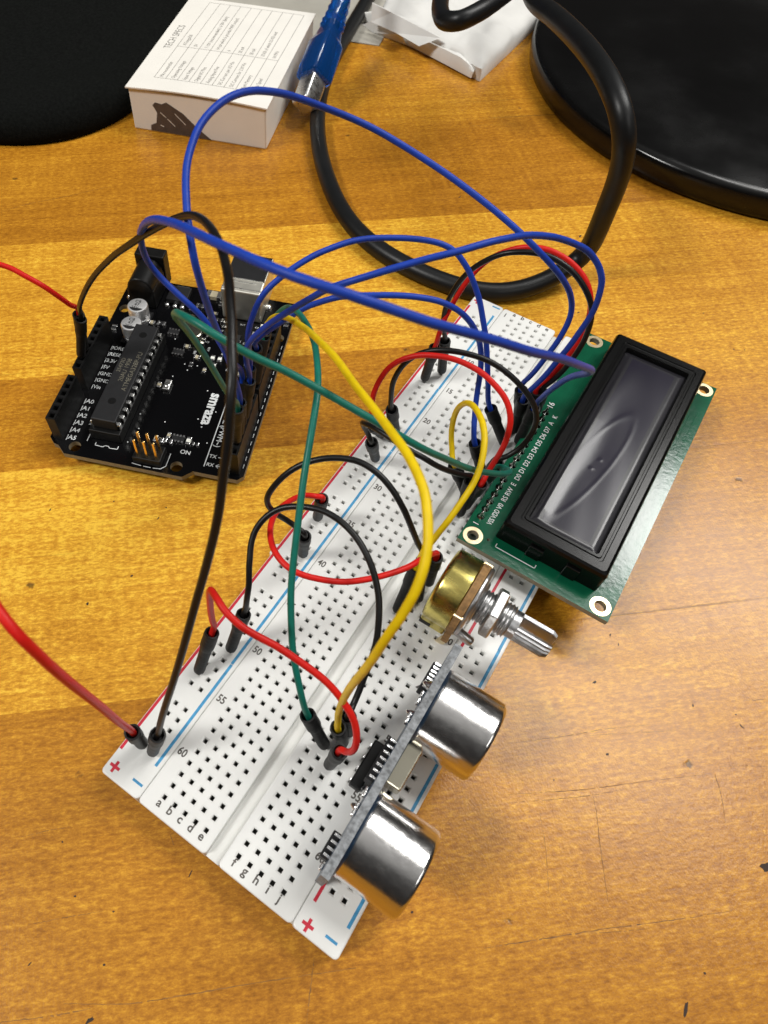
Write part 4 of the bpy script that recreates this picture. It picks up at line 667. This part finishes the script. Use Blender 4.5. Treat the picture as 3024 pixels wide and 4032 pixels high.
# filmed glass with a trapped air bubble: a real rippled sheet
mb = MB(); NX, NY = 48, 190; x0, x1, y0, y1 = 17.9, 33.6, 11.7, 74.3; V = []
def film(x, y):
    z = 19.05
    # ridge that runs up the left of the trapped bubble, fading towards the far end
    d = x-(18.9+.15*math.sin(y*.12)); k = max(0., min(1, (y-11)/5))*max(0., min(1, (74-y)/26))
    z += .33*k*math.exp(-(d/(1.3+.03*y))**2)
    # the bubble itself, a long oval with a thin raised lip
    a = math.radians(-9); dx, dy = x-23.6, y-34; u = (dx*math.cos(a)+dy*math.sin(a))/3.7; v = (-dx*math.sin(a)+dy*math.cos(a))/19.5; q = math.hypot(u, v)
    z += .022*math.exp(-((q-1)/.10)**2)-.05*max(0, 1-q)
    z += .22*math.exp(-(((x-24)/6)**2+((y-10.5)/1.6)**2))+.10*math.exp(-(((x-21)/7)**2+((y-67)/9)**2))
    for bx_, by_ in ((25.1, 36.5), (24.2, 33.0)): z += .05*math.exp(-(((x-bx_)/.45)**2+((y-by_)/.45)**2))
    z += .008*math.sin(x*.9+y*.21)+.01*math.sin(y*.3)
    e = min(x-x0, x1-x, y-y0, y1-y); return 18.7+(z-18.7)*min(1, max(0, e/1.2))
for j in range(NY+1):
    for i in range(NX+1):
        x, y = x0+(x1-x0)*i/NX, y0+(y1-y0)*j/NY; V.append((x, y, film(x, y)))
for j in range(NY):
    for i in range(NX):
        cx_, cy_ = x0+(x1-x0)*(i+.5)/NX, y0+(y1-y0)*(j+.5)/NY
        mb.f.append((j*(NX+1)+i, j*(NX+1)+i+1, (j+1)*(NX+1)+i+1, (j+1)*(NX+1)+i)); mb.mi.append(1 if 20.1 < cx_ < 31.4 and 13.8 < cy_ < 72.2 else 0); mb.sm.append(True)
mb.v = list(V)
make('filmed_screen', mb, [SCREEN, VIEW], lcd, sharp=180)

# ------------------------------------------------------------------ potentiometer
YC, ZC = -14.8, 22.0
pot = thing('potentiometer', 'brass backed potentiometer with a threaded bushing and slotted grey metal shaft', 'potentiometer', (14, YC, ZT))
mb = MB(); mb.lathe((8.8, YC, ZC), (1, 0, 0), [(6.2, 0), (7.4, .15), (7.9, .6), (8.0, 1.2), (8.0, 5.9)], 48, smooth=True)
mb.box(9.0, 14.6, YC-5.5, YC+5.5, ZT+2.6, ZC-3)
make('brass_cover', mb, BRASS, pot, bev=.25, sharp=40)
mb = MB(); mb.box(8.9, 11.5, YC-5.56, YC-5.2, ZT+2.9, ZT+4.3); make('cover_slot', mb, BLACKP, pot)
mb = MB(); mb.lathe((14.75, YC, ZC), (1, 0, 0), [(8.0, 0), (8.0, 1.5)], 48, smooth=True); mb.box(14.8, 16.2, YC-7.0, YC+7.0, ZT+3.4, ZC-3)
make('phenolic_wafer', mb, PHEN, pot, sharp=40)
tb = MB(); mb = MB(); mb.lathe((16.3, YC, ZC), (1, 0, 0), [(7.8, 0), (7.8, .5), (7.5, .9), (5.0, 1.1), (4.6, 1.6)], 40)
for a in (40, 150, 215, 320):
    a = math.radians(a); y, z = YC+7.9*math.cos(a), ZC+7.9*math.sin(a); tb.box(14.5, 16.5, y-.35, y+.35, z-.2, z+.2)
make('mounting_plate', mb, CASTM, pot, bev=.15, sharp=40); make('crimp_tabs', tb, RINGM, pot, bev=.1)
prof = [(3.6, 0)]
x = 0.
while x < 6.6: prof += [(3.62, x+.12), (3.28, x+.42), (3.28, x+.50), (3.62, x+.78)]; x += .78
mb = MB(); mb.lathe((17.4, YC, ZC), (1, 0, 0), prof+[(3.3, x+.1), (2.9, x+.3)], 32, smooth=False); make('threaded_bushing', mb, CASTM, pot)
mb = MB(); mb.lathe((20.0, YC, ZC), (1, .03, 0), [(5.2, 0), (5.75, .25), (5.75, 1.9), (5.2, 2.15)], 6, smooth=False, phase=.35); make('hex_nut', mb, CASTM, pot, bev=.15)
mb = MB()
mb.lathe((24.3, YC, ZC), (1, 0, 0), [(2.6, 0), (3.0, .25), (3.0, 1.9)], 32, smooth=True)
for s in (1, -1):      # two prongs with fluted outsides, slot between them
    P = []; n_ = 19
    for i in range(n_):
        a = math.radians(12+156*i/(n_-1)); r_ = 3.0 if i % 2 else 2.62; P.append((r_*math.cos(a), s*r_*math.sin(a)))
    P = [(u, v if abs(v) > .95 else s*.95) for u, v in P]
    k0 = len(mb.v)
    for xx, sc in ((26.0, 1), (32.4, 1), (33.4, .86)):
        for u, v in P: mb.v.append((xx, YC+v*sc if True else 0, ZC+u*sc))
    for q in range(2):
        for i in range(n_): mb.f.append((k0+q*n_+i, k0+q*n_+(i+1) % n_, k0+(q+1)*n_+(i+1) % n_, k0+(q+1)*n_+i)); mb.mi.append(0); mb.sm.append(False)
    mb.f.append(tuple(k0+i for i in range(n_))); mb.mi.append(0); mb.sm.append(False); mb.f.append(tuple(k0+2*n_+i for i in range(n_))); mb.mi.append(0); mb.sm.append(False)
sh = make('shaft', mb, brushed('shaft_metal', (.48, .48, .49), .26, (900, 400, 400), .2, .5), pot, bev=.06)
for i, y in enumerate((-20.32, -15.24, -10.16)):
    mb = MB(); mb.add([(14.6, y-1.1, ZT+4.2), (16.4, y-1.1, ZT+4.2), (16.4, y-.7, ZT+4.2), (14.6, y-.7, ZT+4.2), (14.0, y-1.2, ZT+1.4), (15.8, y-1.2, ZT+1.4), (15.8, y-.8, ZT+1.4), (14.0, y-.8, ZT+1.4),
                       (13.8, y-.35, ZT-2), (14.2, y-.35, ZT-2), (14.2, y+.35, ZT-2), (13.8, y+.35, ZT-2)],
                      [(0, 1, 2, 3), (0, 1, 5, 4), (1, 2, 6, 5), (2, 3, 7, 6), (3, 0, 4, 7), (4, 5, 9, 8), (5, 6, 10, 9), (6, 7, 11, 10), (7, 4, 8, 11), (8, 9, 10, 11)])
    make('terminal', mb, RINGM, pot)
mb = MB(); mb.lathe((15.9, -18.6, ZT+5.2), (1, -.08, -.2), [(1.0, 0), (1.1, .3), (1.1, 4.4), (.8, 4.8)], 18); make('locating_peg', mb, CASTM, pot, sharp=50)

# ------------------------------------------------------------------ ultrasonic sensor
us_ = thing('distance_sensor', 'ultrasonic sensor standing on edge with two silver metal cylinders facing sideways', 'sensor', (14, -51, ZT))
mb = plate([(-74.2, 10.2), (-28.6, 10.2), (-28.6, 30.2), (-74.2, 30.2)], [(-72.6, 11.8, .8), (-30.2, 28.6, .8), (-30.2, 11.8, .8)], 17.5, 19.0)
mb.v = [(z, x, y) for x, y, z in mb.v]
make('board', mb, [PCBB, PCBU], us_)
for yc in (-38.3, -64.4):
    mb = MB(); mb.lathe((19.0, yc, 20.6), (1, 0, 0), [(7.6, 0), (8.0, .3), (8.05, .9), (8.0, 1.3), (8.0, 11.4), (7.88, 11.8), (7.6, 12.1), (6.6, 12.0), (6.5, 11.3)], 72)
    c = make('transducer', mb, CANM, us_, sharp=50)
    mb = MB(); mb.lathe((30.2, yc, 20.6), (1, 0, 0), [(6.6, 0), (6.6, .3)], 40); make('mesh_front', mb, CHIPM, c)
    mb = MB()
    for dy in (-1.3, 1.3): mb.lathe((17.5, yc+dy*2.2, 21+dy), (-1, 0, 0), [(1.0, 0), (.8, .4), (.35, 1.3), (.1, 1.5)], 12)
    make('solder_spike', mb, SOLDER, c, sharp=80)
mb = MB()
P = [(-54.3, 0), (-43.2, 0)]
mb.box(19.1, 22.4, -54.0, -43.4, 14.2, 18.4); mb.v = [(x, y, z+.16*(y+48.7)) for x, y, z in mb.v]; make('crystal', mb, CRYS, us_, bev=.4, seg=3)
mb = MB(); mb.box(13.9, 16.4, -56.9, -46.9, ZT+.2, ZT+2.7); hd = make('pin_header', mb, BLACKP, us_, bev=.3)
for i in range(4):
    y = -48.26-2.54*i; mb = MB(); mb.box(13.6, 14.1, y-.3, y+.3, 6, ZT+1.6); mb.box(13.6, 17.6, y-.3, y+.3, ZT+1.1, ZT+1.7); mb.lathe((17.4, y, ZT+1.4), (-1, 0, 0), [(.9, 0), (.5, .6), (.3, .9)], 10)
    make('header_pin', mb, SOLDER, hd)
for (y0, y1, z0, z1, n) in ((-36.2, -30.2, 17.0, 21.0, 7), (-56.0, -47.2, 16.4, 20.4, 7), (-71.2, -66.4, 17.0, 21.0, 4)):
    mb = MB(); mb.box(15.9, 17.45, y0, y1, z0, z1); c = make('driver_chip', mb, CHIPM, us_, bev=.15)
    mb = MB()
    for i in range(n):
        y = y0+(y1-y0)*(i+.5)/n
        for za, zb in ((z1, z1+.8), (z0-.8, z0)): mb.box(16.3, 17.5, y-.22, y+.22, za-.02, zb+.02)
    make('chip_legs', mb, SOLDER, c)
for y in (-37.8, -40.4, -42.6, -44.6, -58.2, -59.8, -61.8, -63.4, -72.6):
    mb = MB(); z = random.choice((22.5, 25.5, 27.6)); mb.box(16.75, 17.45, y-.6, y+.6, z-.9, z+.9); make('surface_resistor', mb, SOLDER, us_, bev=.2)

# ------------------------------------------------------------------ small white box
bx = thing('cardboard_box', 'small white cardboard box with a table of tech specs printed on its lid', 'box', (-181.3, 100.6, 0), rot=(0, 0, math.radians(19.7)))
LX, LY, LZ = 54.2, 74.5, 15.8
mb = MB(); mb.box(.5, LX-.5, .5, LY-.5, 0, LZ-.6)
make('carton', mb, CARD, bx, bev=.5)
def lid_z(x, y):
    u, v = x/LX, y/LY; e = max(0., 1-v*3.5)
    return LZ+1.0*math.sin(math.pi*u)*e*e+.35*math.sin(math.pi*v)*math.sin(math.pi*u)
mb = MB(); N1, N2 = 26, 34; V = []
for j in range(N2+1):
    for i in range(N1+1): x, y = -.2+(LX+.4)*i/N1, -.3+(LY+.3)*j/N2; V.append((x, y, lid_z(max(0, x), max(0, y))))
F = [(j*(N1+1)+i, j*(N1+1)+i+1, (j+1)*(N1+1)+i+1, (j+1)*(N1+1)+i) for j in range(N2) for i in range(N1)]
n0 = len(V); V2 = [(x, y, z-.5) for x, y, z in V]; mb.add(V, F, 0, True); mb.add(V2, F, 0, True)
rim = [i for i in range(N1+1)]+[(j)*(N1+1)+N1 for j in range(1, N2+1)]+[N2*(N1+1)+i for i in range(N1-1, -1, -1)]+[j*(N1+1) for j in range(N2-1, 0, -1)]
for a, b_ in zip(rim, rim[1:]+rim[:1]): mb.f.append((a, b_, b_+n0, a+n0)); mb.mi.append(0); mb.sm.append(False)
ld = make('lid', mb, CARD, bx, sharp=60)
onlid = lambda p: Vector((p.x, p.y, lid_z(p.x, p.y)+.03))
def seg(mb, x0, y0, x1, y1, w_=.18, n=12):
    a, b_ = Vector((x0, y0)), Vector((x1, y1)); d = (b_-a).normalized(); m_ = Vector((-d.y, d.x))*w_/2
    for k in range(n):
        p, q = a.lerp(b_, k/n), a.lerp(b_, (k+1)/n)
        mb.add([onlid(Vector((*(p+m_), 0))), onlid(Vector((*(q+m_), 0))), onlid(Vector((*(q-m_), 0))), onlid(Vector((*(p-m_), 0)))], [(0, 1, 2, 3)])
mb = MB()
tx = [8.0+4.55*i for i in range(10)]; ty0, tym, ty1 = 8.6, 33.0, 71.5
for x in tx: seg(mb, x, ty0, x+1.2, ty1)
seg(mb, tx[0], ty0, tx[-1], ty0); seg(mb, tx[0]+.6, tym, tx[-1]+.6, tym); seg(mb, tx[0]+1.2, ty1, tx[-1]+1.2, ty1)
make('table_rules', mb, INKG, ld)
mb = MB()
text('TECH SPECS', 5.0, 40.0, 0, 4.1, 90, mb, place=onlid, sx=.86)
L1 = ['Microcontroller', 'Operating Voltage', 'Input Voltage', 'Digital I/O Pins', 'Analog Input Pins', 'DC Current per I/O Pin', 'DC Current for 3.3V Pin', 'Flash Memory', 'Clock Speed']
L2 = ['ATmega328', '5V', '7-12V (recommended) / 6-20V (limit)', '14 (of which 6 provide PWM output)', '6', '20 mA', '50 mA', '32 KB of which 0.5 KB used', '16 MHz']
for i in range(9):
    text(L1[i], tx[i]+2.5, ty0+1.0, 0, 2.1, 90, mb, align='LEFT', place=onlid, sx=.85); text(L2[i], tx[i]+3.0, tym+1.2, 0, 2.1, 90, mb, align='LEFT', place=onlid, sx=.85)
make('lid_print', mb, INKG, ld)
mb = MB(); fp = [(9.4, 10.2), (10.6, 11.3), (13.2, 11.0), (15.1, 11.9), (21.3, 8.7), (26.2, 4.4), (31.8, .35), (7.4, .45), (7.6, 2.4), (10.0, 3.6), (10.9, 7.6)]
mb.add([(x, -.02+.0, z) for x, z in fp]+[(x, .6, z) for x, z in fp], [tuple(range(len(fp)))]+[(i, (i+1) % len(fp), len(fp)+(i+1) % len(fp), len(fp)+i) for i in range(len(fp))])
mb.v = [(x, y+.42, z) for x, y, z in mb.v]
make('printed_picture', mb, INKBR, bx)
mb = MB()
for (ax_, az_), (bx_, bz_) in (((12.2, 7.9), (14.4, 6.2)), ((14.8, 5.8), (17.6, 3.4)), ((11.6, 3.0), (13.0, 2.6)), ((18.0, 8.2), (22.0, 4.6))):
    mb.add([(ax_, .38, az_+.16), (bx_, .38, bz_+.16), (bx_, .38, bz_-.16), (ax_, .38, az_-.16)], [(0, 1, 2, 3)])
make('printed_highlight', mb, CARD, bx)

# grey sheet lying beyond the box
mb = MB(); 
mb.prism([(-215, 184), (-136, 212), (-150, 262), (-230, 236)], .05, .4); tag(make('paper_sheet', mb, PAPERG), 'grey sheet of paper lying flat beyond the far end of the white box', 'paper')

# ------------------------------------------------------------------ white paper packet
pk = thing('paper_packet', 'crumpled white paper packet folded over at its open end, under the cable loop', 'packet', (-110, 250, 0))
def quad_slab(c, z0, z1, nx, ny, amp, seed):
    mb = MB(); V = []
    for lay, zz in ((0, z0), (1, z1)):
        for j in range(ny+1):
            for i in range(nx+1):
                u, v = i/nx, j/ny; p = (Vector(c[0])*(1-u)+Vector(c[1])*u)*(1-v)+(Vector(c[3])*(1-u)+Vector(c[2])*u)*v
                e_ = min(u, 1-u, v, 1-v); puff = min(1, e_*7)**.5
                n_ = mnoise.noise(Vector((p.x*.09, p.y*.09, seed)))+.5*mnoise.noise(Vector((p.x*.22, p.y*.22, seed+5)))
                nn = mnoise.noise_vector(Vector((p.x*.06, p.y*.06, seed+9)))
                z = zz if lay == 0 else z0+(zz-z0)*(.55+.45*puff)+amp*n_
                V.append((p.x+nn.x*1.2*lay, p.y+nn.y*1.2*lay, max(z, z0+.05)))
    n0 = (nx+1)*(ny+1); F = [(j*(nx+1)+i, j*(nx+1)+i+1, (j+1)*(nx+1)+i+1, (j+1)*(nx+1)+i) for j in range(ny) for i in range(nx)]
    F2 = [tuple(q+n0 for q in f) for f in F]
    rim = [i for i in range(nx+1)]+[j*(nx+1)+nx for j in range(1, ny+1)]+[ny*(nx+1)+i for i in range(nx-1, -1, -1)]+[j*(nx+1) for j in range(ny-1, 0, -1)]
    F3 = [(a, b_, b_+n0, a+n0) for a, b_ in zip(rim, rim[1:]+rim[:1])]
    mb.add(V, F+F2+F3, 0, True); return mb
make('packet_body', quad_slab([(-146, 224), (-86.5, 211), (-86, 292), (-158, 300)], .1, 9.5, 44, 44, 1.5, 1.3), PAPER, pk, sharp=50)
make('folded_flap', quad_slab([(-153, 226), (-90, 209.5), (-91, 216), (-149, 232)], 1.0, 6.0, 40, 8, .8, 4.4), PAPER, pk, sharp=50)
mb = MB()
for P in ([(-144.4, 217.2, 13), (-142.7, 214.7, 7), (-129.2, 213.5, 6.5), (-116.2, 210.3, 6), (-108.9, 214.5, 9.5), (-123.5, 217.3, 11), (-134.7, 217.6, 11.5)], [(-149.0, 218.5, 3), (-144.8, 219.8, 5), (-127.0, 214.3, 6), (-125.7, 218.0, 1), (-143.0, 219.0, 1)]):
    n_ = len(P); mb.add(P+[(x+.15, y+.4, z) for x, y, z in P], [tuple(range(n_)), tuple(range(n_, 2*n_))]+[(i, (i+1) % n_, n_+(i+1) % n_, n_+i) for i in range(n_)])
make('torn_corner', mb, PAPER, pk)

# ------------------------------------------------------------------ thick cables
for pts, lab in ((CABLE, 'thick black power cable curving round in a big loop behind the breadboard'), (CABLE_FAR, 'short bend of thick black cable hanging over the white paper packet')):
    mb = MB(); mb.tube(smooth_path(pts, 7, 2), 2.95, 20); tag(make('thick_cable', mb, CABLE_M, sharp=80), lab, 'cable')

# ------------------------------------------------------------------ USB plug
up = thing('usb_plug', 'blue translucent plug with a square metal tip leaning beside the white box', 'usb plug', (-128, 141, 8))
A0 = Vector((-128.2, 140.8, 8.0)); A1 = Vector((-137.5, 173.0, 20.5)); ax = (A1-A0).normalized()
side = ax.cross(Vector((0, 0, 1))).normalized(); upv = side.cross(ax).normalized(); rl = math.radians(38)
s2 = side*math.cos(rl)+upv*math.sin(rl); u2 = -side*math.sin(rl)+upv*math.cos(rl)
def along(mb, secs, k=8, mi=0):
    """secs: (t, half width, half height, corner)"""
    V = []; n = 0
    for t, hw, hh, cr in secs:
        L_ = []
        for (sx_, sy_, a0) in ((1, 1, 0), (-1, 1, 90), (-1, -1, 180), (1, -1, 270)):
            for q in range(4):
                a = math.radians(a0+q*30); L_.append((sx_*(hw-cr)+cr*math.cos(a), sy_*(hh-cr)+cr*math.sin(a)))
        n = len(L_); V += [A0+ax*t+s2*a+u2*b_ for a, b_ in L_]
    F = [(i*n+q, i*n+(q+1) % n, (i+1)*n+(q+1) % n, (i+1)*n+q) for i in range(len(secs)-1) for q in range(n)]+[tuple(range(n))[::-1], tuple((len(secs)-1)*n+q for q in range(n))]
    mb.add(V, F, mi, True); return mb
mb = along(MB(), [(-.2, 3.3, 3.0, .5), (0, 3.9, 3.5, .8), (.5, 4.1, 3.7, .9), (12.5, 4.1, 3.7, .9)]); make('metal_tip', mb, TIN, up, sharp=35)
mb = along(MB(), [(10.8, 4.6, 4.4, 1.0), (11.3, 5.2, 5.0, 1.2), (12, 5.5, 5.2, 1.2), (27.5, 5.4, 5.1, 1.2), (29.5, 4.6, 4.4, 1.2), (30.5, 4.2, 4.1, 1.5), (33.5, 4.0, 3.9, 1.8), (34, 3.6, 3.5, 2), (36, 4.2, 4.1, 2), (36.4, 3.6, 3.5, 2), (38.4, 4.1, 4.0, 2), (38.8, 3.5, 3.4, 2), (41.4, 3.9, 3.8, 2.5), (41.8, 3.4, 3.3, 2.5), (44.6, 3.8, 3.7, 2.5), (45, 3.3, 3.2, 2.5), (48, 3.6, 3.5, 2.5), (52, 3.0, 3.0, 2.5)])
gb = make('grip', mb, USBB, up, sharp=35)
mb = along(MB(), [(12.5, 3.3, 3.0, .8), (22, 3.1, 2.8, .8), (38, 1.6, 1.6, 1.2)]); make('inner_core', mb, USBK, gb, sharp=35)
mb = MB(); Q0 = A0+ax*50; mb.tube(smooth_path([Q0, Q0+ax*12+Vector((0, 0, 1)), Q0+ax*40+Vector((-2, 3, 4)), Q0+ax*80+Vector((-10, 20, 6)), Q0+ax*140+Vector((-30, 60, -20))], 8, 1), 2.2, 16)
make('usb_cord', mb, mat('cord_blue', (.01, .08, .36), .3, coat=.3), up, sharp=80)

# ------------------------------------------------------------------ round monitor foot and soft black pad
mb = MB(); mb.lathe((12, 279.3, .0), (0, 0, 1), [(95.5, 0), (96.5, .3), (97.6, 1.2), (98.0, 3), (98.0, 8.0), (97.4, 9.0), (96.0, 9.8), (94.8, 10.0), (40, 11.8), (1, 12)], 160)
mf = make('monitor_foot', mb, GLOSSK, sharp=50); tag(mf, 'glossy black round monitor foot standing at the top right of the table', 'monitor foot')
def soft_pad():
    top = [(-300, 40), (-262, 48), (-236, 55), (-217, 63), (-204, 72.5), (-195.5, 84), (-191, 98), (-190.8, 112), (-195, 128), (-203, 150), (-214, 178), (-230, 215), (-262, 250), (-330, 280), (-400, 250), (-420, 150), (-380, 70)]
    P = smooth_path([(*p, 0) for p in top+top[:1]], 6, 0)[:-1]; n = len(P); c = Vector((-300, 160, 0)); mb = MB(); V = []
    for z, k in ((0, 1.0), (.8, 2.0), (3.5, 2.2), (7, .8), (9.8, -3.0), (11, -9), (9.6, -19), (8.6, -32), (8.4, -50), (8.4, -70)):
        for p in P:
            d = (Vector(p)-c).normalized(); q = Vector(p)+d*k*.9; wv = mnoise.noise(Vector((q.x*.02, q.y*.02, 2)))*.6; V.append((q.x, q.y, max(0, z+(wv if z > 1 else 0))))
    m = 10; F = [(i*n+q, i*n+(q+1) % n, (i+1)*n+(q+1) % n, (i+1)*n+q) for i in range(m-1) for q in range(n)]+[tuple((m-1)*n+q for q in range(n))]
    mb.add(V, F, 0, True); return make('soft_pad', mb, FABRIC, sharp=60)
tag(soft_pad(), 'soft black fabric pad with a rounded raised rim left of the white box', 'pad')
